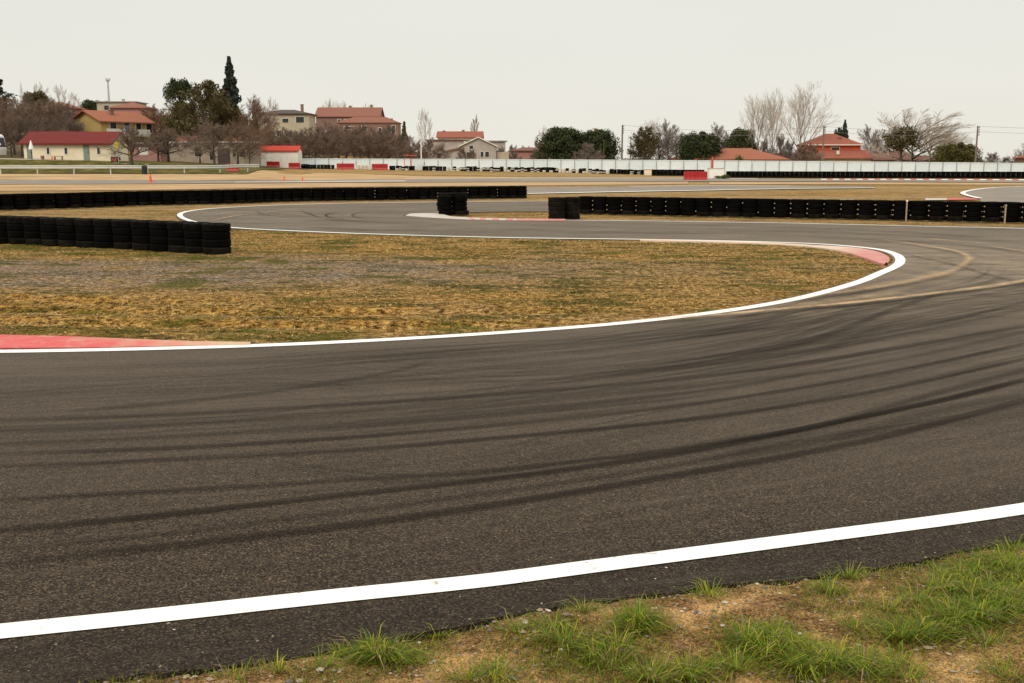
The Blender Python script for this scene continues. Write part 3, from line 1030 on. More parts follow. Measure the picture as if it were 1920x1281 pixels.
# ---- the sandy verge at the photographer's feet
def edge_y(x):
    """y of the tarmac edge at x"""
    best = None
    for a, b in zip(e2j, e2j[1:]):
        if a.y > 9: break
        if a.x <= x <= b.x:
            return a.y + (b.y - a.y) * (x - a.x) / max(1e-6, b.x - a.x)
    return 7.0
TUFTS = [((700, 1228), .26, 1.0), ((760, 1245), .12, .5), ((1195, 1178), .2, 1.0), ((965, 1192), .18, .55), ((1040, 1190), .12, .6), ((1060, 1215), .22, .8), ((1160, 1222), .2, .7), ((1150, 1250), .2, .6),
         ((1558, 1112), .15, .8), ((1590, 1085), .14, .6), ((1330, 1120), .14, .5), ((1400, 1215), .22, .9), ((1450, 1205), .2, .8), ((1490, 1225), .2, .8), ((1560, 1250), .3, 1.0), ((1620, 1262), .25, .9),
         ((1380, 1262), .22, .8), ((1290, 1270), .25, .9), ((1220, 1275), .22, .8), ((1690, 1200), .3, .9), ((1740, 1190), .25, .9), ((1790, 1175), .3, 1.0), ((1840, 1165), .3, 1.0), ((1890, 1150), .25, .9),
         ((1800, 1090), .3, .75), ((1850, 1075), .3, .75), ((1900, 1085), .3, .7), ((1760, 1110), .25, .6), ((1870, 1120), .3, .8), ((1820, 1125), .25, .8), ((1720, 1140), .2, .7), ((1900, 1035), .2, .6),
         ((880, 1278), .2, .6), ((600, 1262), .14, .3), ((450, 1272), .16, .25), ((520, 1268), .12, .25), ((930, 1275), .2, .6), ((1680, 1250), .15, .5), ((1850, 1215), .25, .5), ((1660, 1150), .15, .5), ((1600, 1190), .12, .3),
         ((1700, 1275), .2, .5), ((1880, 1270), .25, .5), ((820, 1190), .1, .4), ((1095, 1155), .1, .4), ((640, 1228), .1, .4), ((1830, 1080), .28, .9), ((1890, 1065), .28, .9), ((1780, 1110), .2, .5), ((1850, 1130), .3, .9), ((1900, 1110), .3, .9), ((1500, 1260), .3, .9), ((1440, 1235), .25, .9), ((1190, 1190), .2, .9), ((1110, 1235), .22, .8), ((720, 1235), .2, .9)]
TUFW = [(gp(*t[0]), t[1], t[2]) for t in TUFTS]
def vz(x, y, d):
    z = .030 * noise.noise((x * 1.6, y * 1.6, 3)) + .016 * noise.noise((x * 5, y * 5, 6)) + .007 * noise.noise((x * 17, y * 17, 9)) + .004 * noise.noise((x * 45, y * 45, 9))
    k = max(0, min(1, d / .25))
    return z * (.45 + .55 * k) + .002 + .014 * k
def verge():
    st = .022
    xs = np.arange(-3.0, 3.6, st); mb = MB(); cols = []; rows = []
    nyv = 110
    for i, x in enumerate(xs):
        ey = edge_y(x) + .05 + .03 * noise.noise((x * 9, 2, 5))
        for j in range(nyv):
            y = ey - (j / (nyv - 1)) ** 1.0 * (nyv - 1) * .024
            d = ey - .05 - y
            mo = 0
            for (tx, ty), r, s in TUFW:
                q = math.hypot(x - tx, y - ty) / (r * .85)
                if q < 2: mo = max(mo, s * math.exp(-q * q * 1.4))
            mo = mo * (.75 + .7 * noise.noise((x * 7, y * 7, 1)))
            mo = max(mo, 1.7 * noise.noise((x * 2.3, y * 2.3, 12)) - .27 + .6 * noise.noise((x * 11, y * 11, 2)))
            mo = max(mo, .9 * math.exp(-((d - .02) / .07) ** 2) * (.45 + noise.noise((x * 4, y * 4, 11))))
            mb.v.append((x, y, vz(x, y, d) if d > 0 else -.025)); cols.append((0, 0, max(0, min(.95, mo))))
    for i in range(len(xs) - 1):
        for j in range(nyv - 1):
            a = i * nyv + j
            mb.f.append((a, a + 1, a + nyv + 1, a + nyv)); mb.m.append(0)
    o = mb.build('verge', M['verge'], smooth=True)
    set_col(o.data, 'soil', cols)
    return struct(o)
verge()
rv = random.Random(11)
its = []
def vcol(rr):
    t = rr.uniform(.6, 1.35); k = rr.random()
    if k < .55: return (.115 * t, .185 * t, .004 * t)
    if k < .82: return (.27 * t, .27 * t, .014 * t)
    if k < .93: return (.18 * t, .15 * t, .035 * t)
    return (.30 * t, .20 * t, .085 * t)
for (tx, ty), r, s in TUFW:
    for _ in range(int((330 + 330 * (s >= .85)) * r * s / .2)):
        a = rv.random() * 6.283; q = abs(rv.gauss(0, .36)) * r
        x, y = tx + q * math.cos(a), ty + q * math.sin(a) * .8
        d = edge_y(x) - y
        if d < .0: continue
        hh = rv.uniform(.012, .048) * (.55 + .5 * s) * (1.15 - .5 * min(1, q / r))
        its.append((x, y, vz(x, y, d) - .004, hh, rv.uniform(.0025, .0055), a + rv.gauss(0, .7), rv.uniform(.5, 2.4), vcol(rv)))
    # a few crowns of longer, arching blades
    for _ in range(int(46 * s)):
        a = rv.random() * 6.283; q = rv.random() * r * .35
        x, y = tx + q * math.cos(a), ty + q * math.sin(a)
        d = edge_y(x) - y
        if d < .0: continue
        its.append((x, y, vz(x, y, d) - .004, rv.uniform(.045, .10) * (.7 + .4 * s), rv.uniform(.003, .0055), a, rv.uniform(.8, 2.2), vcol(rv)))
for _ in range(1100):            # dead stems lying about
    x = rv.uniform(-2.6, 3.2); y = rv.uniform(3.2, 6.2); d = edge_y(x) - y
    if d < .02 or d > 2.3 or noise.noise((x * 1.7, y * 1.7, 31)) < -.05: continue
    t = rv.uniform(.5, 1.2)
    its.append((x, y, vz(x, y, d) - .001, rv.uniform(.012, .045), rv.uniform(.0015, .0035), rv.random() * 6.3, rv.uniform(1.2, 4.0), (.42 * t, .29 * t, .13 * t)))
base_n = len(its)
while len(its) < base_n + 26000:
    x = rv.uniform(-2.6, 3.2); y = rv.uniform(3.2, 6.2); d = edge_y(x) - y
    if d < 0 or d > 2.3: continue
    g = noise.noise((x * 2.3, y * 2.3, 12)) + .5 * noise.noise((x * 9, y * 9, 3))
    if g + rv.gauss(0, .15) < .12 and not (d < .1 and rv.random() < .25): continue
    t = rv.uniform(.6, 1.2)
    c = vcol(rv) if rv.random() < .55 else (.13 * t, .10 * t, .025 * t)
    its.append((x, y, vz(x, y, d) - .003, rv.uniform(.008, .03), rv.uniform(.002, .005), rv.random() * 6.3, rv.uniform(.3, 1.8), c))
blades('verge_grass', its, 'green grass tufts and moss on the sandy verge beside the near white line', 'grass')

def pebbles():
    mb = MB(); cols = []; rr = random.Random(5)
    ico = [(0, 0, 1), (.9, 0, .3), (.28, .86, .3), (-.72, .53, .3), (-.72, -.53, .3), (.28, -.86, .3), (0, 0, -.5)]
    fs = [(0, 1, 2), (0, 2, 3), (0, 3, 4), (0, 4, 5), (0, 5, 1), (6, 2, 1), (6, 3, 2), (6, 4, 3), (6, 5, 4), (6, 1, 5)]
    n = 0
    while n < 3800:
        x = rr.uniform(-2.6, 3.2); y = rr.uniform(3.2, 6.2); d = edge_y(x) - y
        if d < -.5 or d > 2.3: continue
        if d < 0 and rr.random() < .93: continue
        s = min(.028, .0025 + rr.expovariate(1 / .0028)) * (.6 if d < 0 else 1)
        z = vz(x, y, d) if d > 0 else .012
        a = rr.random() * 6.28; ca, sa = math.cos(a), math.sin(a)
        ex = rr.uniform(.8, 1.5)
        jit = [rr.uniform(.75, 1.25) for _ in ico]
        mb.add([(x + s * j * (u * ex * ca - w_ * sa), y + s * j * (u * ex * sa + w_ * ca), z + s * .6 * q * j + s * .1) for (u, w_, q), j in zip(ico, jit)], fs)
        t = rr.uniform(.6, 1.2); k = rr.random()
        c = (.34 * t, .25 * t, .16 * t) if k < .5 else ((.16 * t, .14 * t, .13 * t) if k < .8 else (.55 * t, .47 * t, .37 * t))
        cols += [c] * 7; n += 1
    o = mb.build('pebbles', M['pebble'])
    set_col(o.data, 'Col', cols)
    tag(o, 'small grey and tan pebbles strewn over the sandy verge', 'pebbles', None, 'stuff')
pebbles()

# ================================================================== BACK TRACKS
def strip(name, top, bot, mat, z, n=12, across=2):
    A = catmull([gpt(*p) if p[0] != 'w' else (p[1], p[2]) for p in top], n); B = catmull([gpt(*p) if p[0] != 'w' else (p[1], p[2]) for p in bot], n)
    mb = MB(); m = across + 1
    for a, b in zip(A, B):
        for k in range(m):
            q = a + (b - a) * (k / across)
            mb.v.append((q.x, q.y, T(q.x, q.y) + z))
    for i in range(len(A) - 1):
        for k in range(across):
            o = i * m + k
            mb.f.append((o, o + 1, o + m + 1, o + m)); mb.m.append(0)
    o = mb.build(name, mat)
    bm = bmesh.new(); bm.from_mesh(o.data)
    for f in bm.faces:
        if f.normal.z < 0: f.normal_flip()
    bm.to_mesh(o.data); bm.free()
    return struct(o)
# far straight
strip('far_road', [(-300, 336.8), (0, 337.4), (280, 338.4), (480, 338.6), (780, 336), (1000, 334.6), (1280, 334.8), (1600, 336.5), (1920, 338), (2300, 340)],
      [(-300, 346.5), (0, 346), (280, 345), (480, 343.5), (780, 342), (1000, 341.5), (1280, 340.6), (1600, 341), (1920, 342.6), (2300, 345)], M['asphalt_far'], .02)
strip('far_white_line', [(440, 341.6), (600, 340.4), (760, 339.2)], [(440, 342.6), (600, 341.7), (760, 340.4)], M['white_worn'], .03)
strip('far_white_line', [(760, 335.6), (1000, 334.0), (1280, 334.2), (1420, 335)], [(760, 336.4), (1000, 334.8), (1280, 335), (1420, 335.8)], M['white_worn'], .03)
# middle road behind the barrier
strip('middle_road', [(700, 356), (985, 352), (1200, 350), (1330, 348.4), (1480, 349.2), (1640, 350.4)], [(700, 371), (985, 363.5), (1200, 359.3), (1330, 357), (1480, 354.5), (1640, 352.6)], M['asphalt_far'], .012)
strip('middle_white_line', [(985, 363.2), (1200, 359), (1330, 356.8), (1480, 354.2), (1640, 352.4)], [(985, 364.2), (1200, 359.9), (1330, 357.5), (1480, 354.8), (1640, 352.9)], M['white_line'], .022)
strip('middle_white_line', [(1180, 349.9), (1330, 348.2), (1480, 349)], [(1180, 350.6), (1330, 348.9), (1480, 349.7)], M['white_worn'], .022)
# right hairpin behind the right tyre wall
hp = [(1990, 348), (1920, 350), (1870, 352), (1835, 355), (1812, 359), (1805, 362), (1810, 365.5), (1822, 369), (1838, 372.5)]
hq = [(2150, 352), (2100, 356), (2080, 359), (2060, 361), (2060, 363), (2060, 365), (2060, 368), (2060, 371), (2060, 374)]
strip('right_road', hp, hq, M['asphalt_far'], .012, 10, 6)
struct(ribbon('right_white_line', resample(smooth2(catmull([gp(*p) for p in hp], 12), 2), .3), .28, .022, M['white_line']))
strip('right_road', [(1838, 372.5), (1900, 372.3), (2060, 372)], [(1838, 383), (1900, 384), (2060, 386)], M['asphalt_far'], .016)
kerb_poly('kerb', [(1735, 376), (1780, 375.6), (1835, 375)], [(1735, 373.2), (1780, 373), (1820, 372.7)], .05, [M['white_worn'], M['red_kerb']], lambda t: 0 if t < .42 else 1)
# long rumble strip by the far tyre wall
def rumble():
    A = resample(catmull([gp(1538, 337.2), gp(1700, 337.4), gp(1920, 338.2), gp(2200, 339.4)], 12), .62)
    mb = MB(); N = normals(A)
    for p, n in zip(A, N):
        mb.v += [(p.x - n.x * .55, p.y - n.y * .55, T(p.x, p.y) + .028), (p.x, p.y, T(p.x, p.y) + .09), (p.x + n.x * .55, p.y + n.y * .55, T(p.x, p.y) + .03)]
    for i in range(len(A) - 1):
        for k in range(2):
            o = i * 3 + k
            mb.f.append((o, o + 3, o + 4, o + 1)); mb.m.append(i % 2)
    o = mb.build('rumble_strip', [M['white_line'], M['red_kerb']])
    bm = bmesh.new(); bm.from_mesh(o.data)
    for f in bm.faces:
        if f.normal.z < 0: f.normal_flip()
    bm.to_mesh(o.data); bm.free()
    struct(o)
rumble()
# sandy run-offs, laid as sheets between the roads
strip('sand_runoff', [(-300, 326.5), (0, 326), (300, 326), (560, 324), (780, 330), (1000, 333.4)], [(-300, 336.6), (0, 337.2), (300, 338.2), (560, 337.8), (780, 335.8), (1000, 333.9)], M['sand'], .004, 14, 6)
strip('sand_runoff', [(-300, 347), (0, 346.4), (300, 345.4), (620, 343.2), (1000, 341.8), (1290, 341)], [(-300, 358), (0, 358), (300, 356), (620, 351), (1000, 348), (1290, 345)], M['sand'], .004, 14, 6)
strip('sand_runoff', [(1330, 341.4), (1600, 341.8), (1920, 343.4), (2300, 346)], [(1330, 346), (1600, 346), (1920, 347), (2300, 350)], M['sand'], .004, 14, 4)
def sheet_xy(name, pts0, pts1, mat, z, n=24, across=8):
    A = catmull(pts0, n); B = catmull(pts1, n); mb = MB(); m = across + 1
    for a, b in zip(A, B):
        for k in range(m):
            q = a + (b - a) * (k / across)
            mb.v.append((q.x, q.y, T(q.x, q.y) + z))
    for i in range(len(A) - 1):
        for k in range(across):
            o = i * m + k
            mb.f.append((o, o + m, o + m + 1, o + 1)); mb.m.append(0)
    o = mb.build(name, mat, smooth=True)
    bm = bmesh.new(); bm.from_mesh(o.data)
    for f in bm.faces:
        if f.normal.z < 0: f.normal_flip()
    bm.to_mesh(o.data); bm.free()
    return struct(o)
sheet_xy('grass_bank', [(-92, 120.6), (-60, 120.6), (-30, 121.5)], [(-100, 150), (-66, 150), (-33, 158)], M['bank'], .07)
sheet_xy('woodland_floor', [(-130, 136.5), (-70, 136.5), (-46, 150), (-34, 178)], [(-330, 430), (-180, 430), (-110, 430), (-60, 430)], M['floor'], .02, 24, 40)
sheet_xy('pavement', [(-92, 131.2), (-64, 131.0), (-44, 131.2)], [(-92, 134.6), (-64, 134.4), (-44, 134.4)], M['pave'], .03, 16, 3)

# ================================================================== TYRES
def tyre_mesh(name, mat, Rr=.28, wd=.152, n=28):
    ri = .60 * Rr; h = wd / 2
    up = [(ri, .35 * h), (ri + .012, .62 * h), (.70 * Rr, .93 * h), (.80 * Rr, h), (.925 * Rr, .975 * h), (.98 * Rr, .88 * h), (Rr, .73 * h), (Rr, .40 * h), (.972 * Rr, .38 * h), (.972 * Rr, .30 * h), (Rr, .28 * h), (Rr, .06 * h), (.972 * Rr, .045 * h)]
    prof = up + [(r, -z) for r, z in up[::-1]]
    mb = MB(); mb.lathe([(r, z + h) for r, z in prof][::-1], n)
    me = mb.mesh(name, mat, True)
    try:
        me.set_sharp_from_angle(angle=R(40))
    except Exception:
        pass
    return me
TY_N = [tyre_mesh('tyre', M['tyre'], .28, .152), tyre_mesh('tyre', M['tyre'], .272, .150), tyre_mesh('tyre', M['tyre'], .285, .154)]
TY_D = tyre_mesh('tyre', M['tyre_dust'], .275, .152)
TY_T = tyre_mesh('tyre', M['tyre_top'], .28, .152)
bolt_mb = MB(); bolt_mb.lathe([(.0, 0), (.022, 0), (.022, .02), (.0, .02)], 8, closed=False)
BOLT = bolt_mb.mesh('bolt', M['bolt'])
rt = random.Random(21)
def tyre_stack(x, y, n, label, group, bolts=False, dirn=None, top=False, jit=.006):
    t = thing('tyre_stack', label, 'tyre stack', (x, y, T(x, y)), rt.random() * 6.28 if not bolts else 0, group)
    z = 0.0
    for k in range(n):
        me = TY_D if (k == 0 and rt.random() < .8) else (TY_T if k == n - 1 and top else rt.choice(TY_N))
        o = link('tyre', me, t)
        o.location = (rt.gauss(0, jit), rt.gauss(0, jit), z)
        o.rotation_euler = (rt.gauss(0, .006), rt.gauss(0, .006), rt.random() * 6.28)
        z += .1530
    if bolts:
        for k in range(1, n):
            if rt.random() < .3: continue
            b = link('bolt', BOLT, t)
            b.location = (dirn.x * .285 - dirn.y * .25, dirn.y * .285 + dirn.x * .25, k * .1535 + .01)
            b.rotation_euler = (math.pi / 2, 0, math.atan2(dirn.y, dirn.x) + math.pi / 2)
            b.scale = (.85, .85, 1.2)
    return t
def wall_pts(px, step=.53):
    P = resample(catmull([Vector(gp(*p)) for p in px], 10), step)
    return [p + Vector((0, .28)) for p in P]
# near left wall
P = wall_pts([(426 - 26, 479), (300, 472), (150, 465), (0, 457.5), (-170, 449)])
for i, p in enumerate(P[:-1]):
    end = i == 0
    tyre_stack(p.x, p.y, 4, 'black tyre stack at the right end of the near tyre wall on the infield' if end else 'black four tyre stack in the near tyre wall at the left of the infield',
               None if end else 'tyre stacks of the near left wall', top=True)
# long left wall behind the left hairpin
P = wall_pts([(978, 372), (855, 373.7), (640, 376.7), (520, 379), (440, 382), (244, 386.3), (135, 390.5), (0, 394.6), (-90, 398)])
for i, p in enumerate(P[:-1]):
    end = i == 0
    d = Vector((0, -1))
    tyre_stack(p.x, p.y, 4, 'black tyre stack ending the long wall behind the left hairpin' if end else 'black four tyre stack in the long wall behind the left hairpin',
               None if end else 'tyre stacks of the long back wall', bolts=(i < 16 and i % 3 == 0), dirn=d)
# right wall
P = wall_pts([(1100, 401.3), (1270, 404.6), (1480, 409), (1700, 413.3), (1920, 418), (2080, 422)], .53)
for i, p in enumerate(P[:-1]):
    end = i == 0
    tyre_stack(p.x, p.y, 4, 'black bolted tyre stack at the left end of the right wall' if end else 'black bolted four tyre stack in the right wall beside the track',
               None if end else 'tyre stacks of the right wall', bolts=True, dirn=Vector((-.15, -1)).normalized(), top=False)
# two free standing pairs on the island
for px, py, lab in ((834, 404.2, 'left stack of the free standing pair on the island tip, five tyres high'), (861, 403.6, 'right stack of the free standing pair on the island tip, five tyres high'),
                    (1044, 412.6, 'left stack of the dusty five tyre pair before the right wall'), (1072, 411.6, 'right stack of the dusty five tyre pair before the right wall')):
    x, y = gp(px, py)
    t = tyre_stack(x, y + .28, 5, lab, None, jit=.02)
    for o in COL.objects:
        if o.parent == t:
            if px > 1000: o.data = TY_D
            elif o.location.z > .6: o.data = TY_T
    if px > 1000: t.scale = (.98, .98, .92)
# wooden stakes in the gaps of the right wall
for px, py, lab in ((1699, 413.5, 'pale stake in the right tyre wall, the one with a white top'), (1884, 418.5, 'rusty orange stake in the right tyre wall near the photo edge')):
    x, y = gp(px, py)
    t = thing('stake', lab, 'stake', (x, y + .02, 0))
    mb = MB(); mb.box((0, 0, .30), (.05, .03, .66)); mb.build('post', M['wood_pale'] if px < 1800 else M['bolt'], t)
    mb = MB(); mb.box((0, 0, .645), (.07, .05, .06)); mb.build('cap', M['white_plastic'] if px < 1800 else M['bolt'], t)
    t.scale = (.8, .8, .95 if px < 1800 else .82)

# far stacks, too small to show single tyres: one mesh each, ribbed like a pile
def pile_mesh(n, mats_idx, mats, Rr=.30, h=.155, k=16):
    mb = MB()
    for i in range(n):
        z = i * h
        mb.lathe([(.6 * Rr, z + .02), (.75 * Rr, z + .002), (.95 * Rr, z + .006), (Rr, z + .03), (Rr, z + h - .03), (.95 * Rr, z + h - .006), (.75 * Rr, z + h - .002), (.6 * Rr, z + h - .02)][::-1], k, mi=mats_idx[i])
    return mb.mesh('tyre_stack', mats, True)
BW = [M['tyre'], M['tyre_white'], M['tyre_dust']]
PB5 = pile_mesh(5, [2, 0, 0, 0, 0], BW)
PILES = [pile_mesh(5, [2, 0, 0, 0, 0], BW), pile_mesh(5, [1, 0, 1, 0, 0], BW), pile_mesh(5, [1, 1, 0, 0, 0], BW), pile_mesh(4, [0, 1, 0, 0], BW), pile_mesh(4, [1, 1, 1, 1], BW), pile_mesh(4, [2, 0, 1, 0], BW)]
def far_pile(x, y, me, label, group, s=1.0):
    o = link('tyre_stack', me); o.location = (x, y, T(x, y)); o.rotation_euler = (0, 0, rt.random() * 6); o.scale = (s, s, s)
    return tag(o, label, 'tyre stack', group)
for p in resample(catmull([Vector(gp(1366, 333.5)), Vector(gp(1600, 334)), Vector(gp(1920, 335.2)), Vector(gp(1990, 335.6))], 10), .53):
    far_pile(p.x, p.y, PB5, 'black tyre stack in the long far wall before the white fence on the right', 'tyre stacks of the far right wall', 1.03)
for p in resample([Vector((at(1226, 329, 150).x, 150)), Vector((at(1316, 330, 148).x, 148))], .56):
    far_pile(p.x, p.y, PB5, 'black tyre stack in the short far wall just left of the red barrier blocks', 'tyre stacks of the short far wall', 1.12)
# mixed black and white piles along the fence foot
def foot_y(px):
    return 191 - (px - 560) / 640 * 28
rp = random.Random(8)
px = 568.0
gaps = [(628, 666), (696, 728), (669, 694)]
while px < 1212:
    Y = foot_y(px)
    ingap = any(a <= px <= b for a, b in gaps)
    n1 = noise.noise((px * .035, 0, 3))
    if not ingap and n1 > -.42:
        p = at(px, 310, Y)
        k = rp.random()
        solid = px < 628 or 1142 < px < 1175
        me = PILES[0] if (solid or k < .42) else rp.choice(PILES[1:])
        s = (1.0 if px < 1060 else .95) + rp.uniform(-.06, .06)
        far_pile(p.x, p.y + rp.gauss(0, .15), me, 'small black tyre pile at the foot of the white fence' if me == PILES[0] else 'small tyre pile with some white painted tyres before the white fence', 'black piles along the fence foot' if me == PILES[0] else 'black and white piles along the fence foot', s)
    px += rp.uniform(5.4, 7.2)
for i in range(4):
    px = 671 + i * 7.0
    p = at(px, 310, 189)
    far_pile(p.x, p.y, PILES[4], 'white painted tyre pile between the two red barrier blocks', 'white piles between red blocks', 1.25)

# ================================================================== FENCE
def fence():
    root = thing('boundary_fence', 'long white metal panel fence running behind the track', 'fence')
    fx = [565 + i * 25.6 for i in range(57)]
    def fp(px):
        Y = 203 - (px - 565) / 1355 * 38
        return at(px, 300, Y)
    def ztop(px):
        Y = fp(px).y
        ty = 297.2 + (px - 565) / 1355 * 8.6 - 1.2 * math.sin(math.pi * min(1, max(0, (px - 565) / 1355)))
        return at(px, ty, Y).z
    for i in range(len(fx) - 1):
        a = fp(fx[i]); b = fp(fx[i + 1])
        L = math.hypot(b.x - a.x, b.y - a.y); rz = math.atan2(b.y - a.y, b.x - a.x)
        zt = (ztop(fx[i]) + ztop(fx[i + 1])) / 2; zb = T((a.x + b.x) / 2, (a.y + b.y) / 2) - .1
        mb = MB(); N = 18
        vs = []
        for q in range(N + 1):       # trapezoid sheet profile
            u = (q / N - .5) * (L - .06); d = .028 if (q // 1) % 2 else 0
            vs += [(u, d, -(zt - zb) / 2), (u, d, (zt - zb) / 2)]
        mb.add(vs, [(2 * q, 2 * q + 2, 2 * q + 3, 2 * q + 1) for q in range(N)])
        mb.box((0, -.02, (zt - zb) / 2 - .05), (L - .06, .05, .12))
        o = mb.build('panel', M['fence'], root)
        o.location = ((a.x + b.x) / 2, (a.y + b.y) / 2, (zt + zb) / 2); o.rotation_euler = (0, 0, rz)
    pm = MB(); pm.box((0, 0, 0), (.10, .12, 1)); pme = pm.mesh('post', M['fencepost'])
    rf = random.Random(4)
    for i, x in enumerate(fx):
        a = fp(x); zb = T(a.x, a.y) - .1; zt = ztop(x) + rf.choice((0, .02, -.25, -.4))
        o = link('post', pme, root); o.location = (a.x, a.y - .1, (zt + zb) / 2); o.scale = (1, 1, zt - zb)
    return root
fence()

# ================================================================== GUARD RAIL
def guard_rail():
    root = thing('guard_rail', 'long galvanised crash barrier at the left below the cream building', 'guard rail')
    P = [Vector((at(x, 320, y).x, y)) for x, y in ((-160, 119), (0, 120), (250, 121), (400, 123), (486, 128))]
    P = resample(catmull(P, 8), 1.0)
    N = normals(P)
    mb = MB()
    prof = [(-.0, .56), (-.05, .61), (-.05, .67), (0, .73), (0, .77), (-.05, .83), (-.05, .89), (0, .94), (.02, .94), (.02, .56)]
    m = len(prof)
    for p, n in zip(P, N):
        z = T(p.x, p.y)
        for d, h in prof:
            mb.v.append((p.x + n.x * d, p.y + n.y * d, z + h))
    for i in range(len(P) - 1):
        for k in range(m):
            a = i * m + k; b = i * m + (k + 1) % m
            mb.f.append((a, b, b + m, a + m)); mb.m.append(0)
    mb.build('rail', M['steel'], root)
    pm = MB(); pm.box((0, 0, .35), (.12, .10, 1.0)); pme = pm.mesh('post', M['steel'])
    for p, n in list(zip(P, N))[1::4]:
        o = link('post', pme, root); o.location = (p.x + n.x * .09, p.y + n.y * .09, T(p.x, p.y)); 
guard_rail()

# ================================================================== BUILDINGS
def house(name, label, X, Y, rz, L, W_, H, rh, wall, roofm, kind='gable', wins=(), doors=(), chim=(), oh=.45, cat='house', group=None, z=None, trimm=None, pane=None, wlabel=None, facade=None):
    zb = T(X, Y) if z is None else z
    t = thing(name, label, cat, (X, Y, zb), rz, group)
    mb = MB()
    l, w_ = L / 2, W_ / 2
    if kind == 'gable':
        mb.prism([(-w_, -2.0), (w_, -2.0), (w_, H), (0, H + rh - .02), (-w_, H)], -l, l, 'x')
    else:
        mb.box((0, 0, (H - 2.0) / 2), (L, W_, H + 2.0))
    mb.build('wall', wall, t)
    mb = MB(); sl = rh / w_
    if kind == 'gable':
        th = .18
        e = w_ + oh; ze = H - oh * sl
        mb.prism([(-e, ze), (0, H + rh), (e, ze), (e, ze + th), (0, H + rh + th), (-e, ze + th)], -l - oh, l + oh, 'x')
    elif kind == 'hip':
        a, b = l + oh, w_ + oh; r = max(.01, a - b)
        vs = [(-a, -b, H + .01), (a, -b, H + .01), (a, b, H + .01), (-a, b, H + .01), (-a, -b, H + .2), (a, -b, H + .2), (a, b, H + .2), (-a, b, H + .2), (-r, 0, H + .2 + rh), (r, 0, H + .2 + rh)]
        mb.add(vs, [(3, 2, 1, 0), (0, 1, 5, 4), (1, 2, 6, 5), (2, 3, 7, 6), (3, 0, 4, 7), (4, 5, 9, 8), (5, 6, 9), (6, 7, 8, 9), (7, 4, 8)])
    elif kind == 'flat':
        mb.box((0, 0, H + .12), (L + 2 * oh, W_ + 2 * oh, .22))
    rf = mb.build('roof', roofm, t)
    for x, y, h in chim:
        zr = H + (rh * (1 - abs(y) / w_) if kind != 'flat' else .2)
        mb = MB(); mb.box((x, y, zr + h / 2 - .4), (.6, .55, h + .8)); mb.box((x, y, zr + h + .06), (.75, .7, .12))
        mb.build('chimney', M['brownwall'] if roofm is not M['roof_grey'] else M['greywall'], rf)
    def place(side, u, zc, pw, ph, dep):
        if side == 'F': return (u, -w_ - dep / 2 + .02, zc), (pw, dep, ph)
        if side == 'B': return (u, w_ + dep / 2 - .02, zc), (pw, dep, ph)
        if side == 'L': return (-l - dep / 2 + .02, u, zc), (dep, pw, ph)
        return (l + dep / 2 - .02, u, zc), (dep, pw, ph)
    for wdef in wins:
        side, u, zc, pw, ph = wdef
        mb = MB(); c, s = place(side, u, zc, pw + .22, ph + .22, .07); mb.box(c, s)
        f = mb.build('window', trimm or M['trim'], t)
        mb = MB(); c, s = place(side, u, zc, pw, ph, .095); mb.box(c, s)
        mb.build('pane', pane or M['glass'], f)
    for side, u, pw, ph, m in doors:
        mb = MB(); c, s = place(side, u, ph / 2, pw, ph, .08); mb.box(c, s)
        d = mb.build('door', m, t)
        mb = MB(); c, s = place(side, u + pw * .32, ph * .48, .07, .18, .14); mb.box(c, s)
        mb.build('handle', M['darktrim'], d)
    return t
def xs(px, Y): return at(px, 300, Y).x
def zt(py, Y, px=960): return at(px, py, Y).z

# cream club house with maroon roof
Y0 = 135.0
xl, xr = xs(46, Y0), xs(208, Y0); L = xr - xl
Xc = (xl + xr) / 2; Yc = Y0 + 3.1; zb = T(Xc, Y0 - 1) - .05
H = zt(268.5, Y0, 120) - zb; 
ridge = zt(249.5, Y0 + 3.1, 150) - zb
def U(px): return xs(px, Y0) - Xc
ch = house('club_house', 'long low cream building with maroon metal roof and green grey doors behind the crash barrier', Xc, Yc, 0, L, 6.2, H, ridge - H, M['cream'], M['roof_maroon'], 'gable',
      wins=[('F', U(91.5), H - .95, .3, .75), ('F', U(125), H - .95, .3, .75), ('F', U(186), H - .95, .3, .75)],
      doors=[('F', U(56.5), .62, 2.05, M['door']), ('F', U(163), .72, 2.15, M['door'])], oh=.5, cat='building', z=zb, trimm=M['trim'])
# yellow notice on the gable, step at the foot of the wall
t = thing('notice_board', 'small yellow notice board on a post by the cream building corner', 'sign', (xs(222, 131.5), 131.5, T(xs(222, 131.5), 131.5)))
mb = MB(); mb.tube([(0, 0, 0), (0, 0, 2.5)], .04, 6); mb.build('post', M['steel'], t)
mb = MB(); mb.box((-.05, -.05, 2.15), (.5, .04, .75)); mb.build('board', M['yellow_sign'], t)
# closed white parasol
X = xs(60, 131); t = thing('closed_parasol', 'closed white parasol on a dark pole before the cream building', 'parasol', (X, 131, T(X, 131)))
mb = MB(); mb.tube([(0, 0, -.3), (0, 0, 1.9)], .035, 6); mb.build('pole', M['darktrim'], t)
mb = MB(); mb.lathe([(.0, 2.55), (.08, 2.4), (.16, 2.1), (.26, 1.75), (.32, 1.45), (.18, 1.5), (.05, 1.6)], 10, closed=False); mb.build('canopy', M['white_plastic'], t)
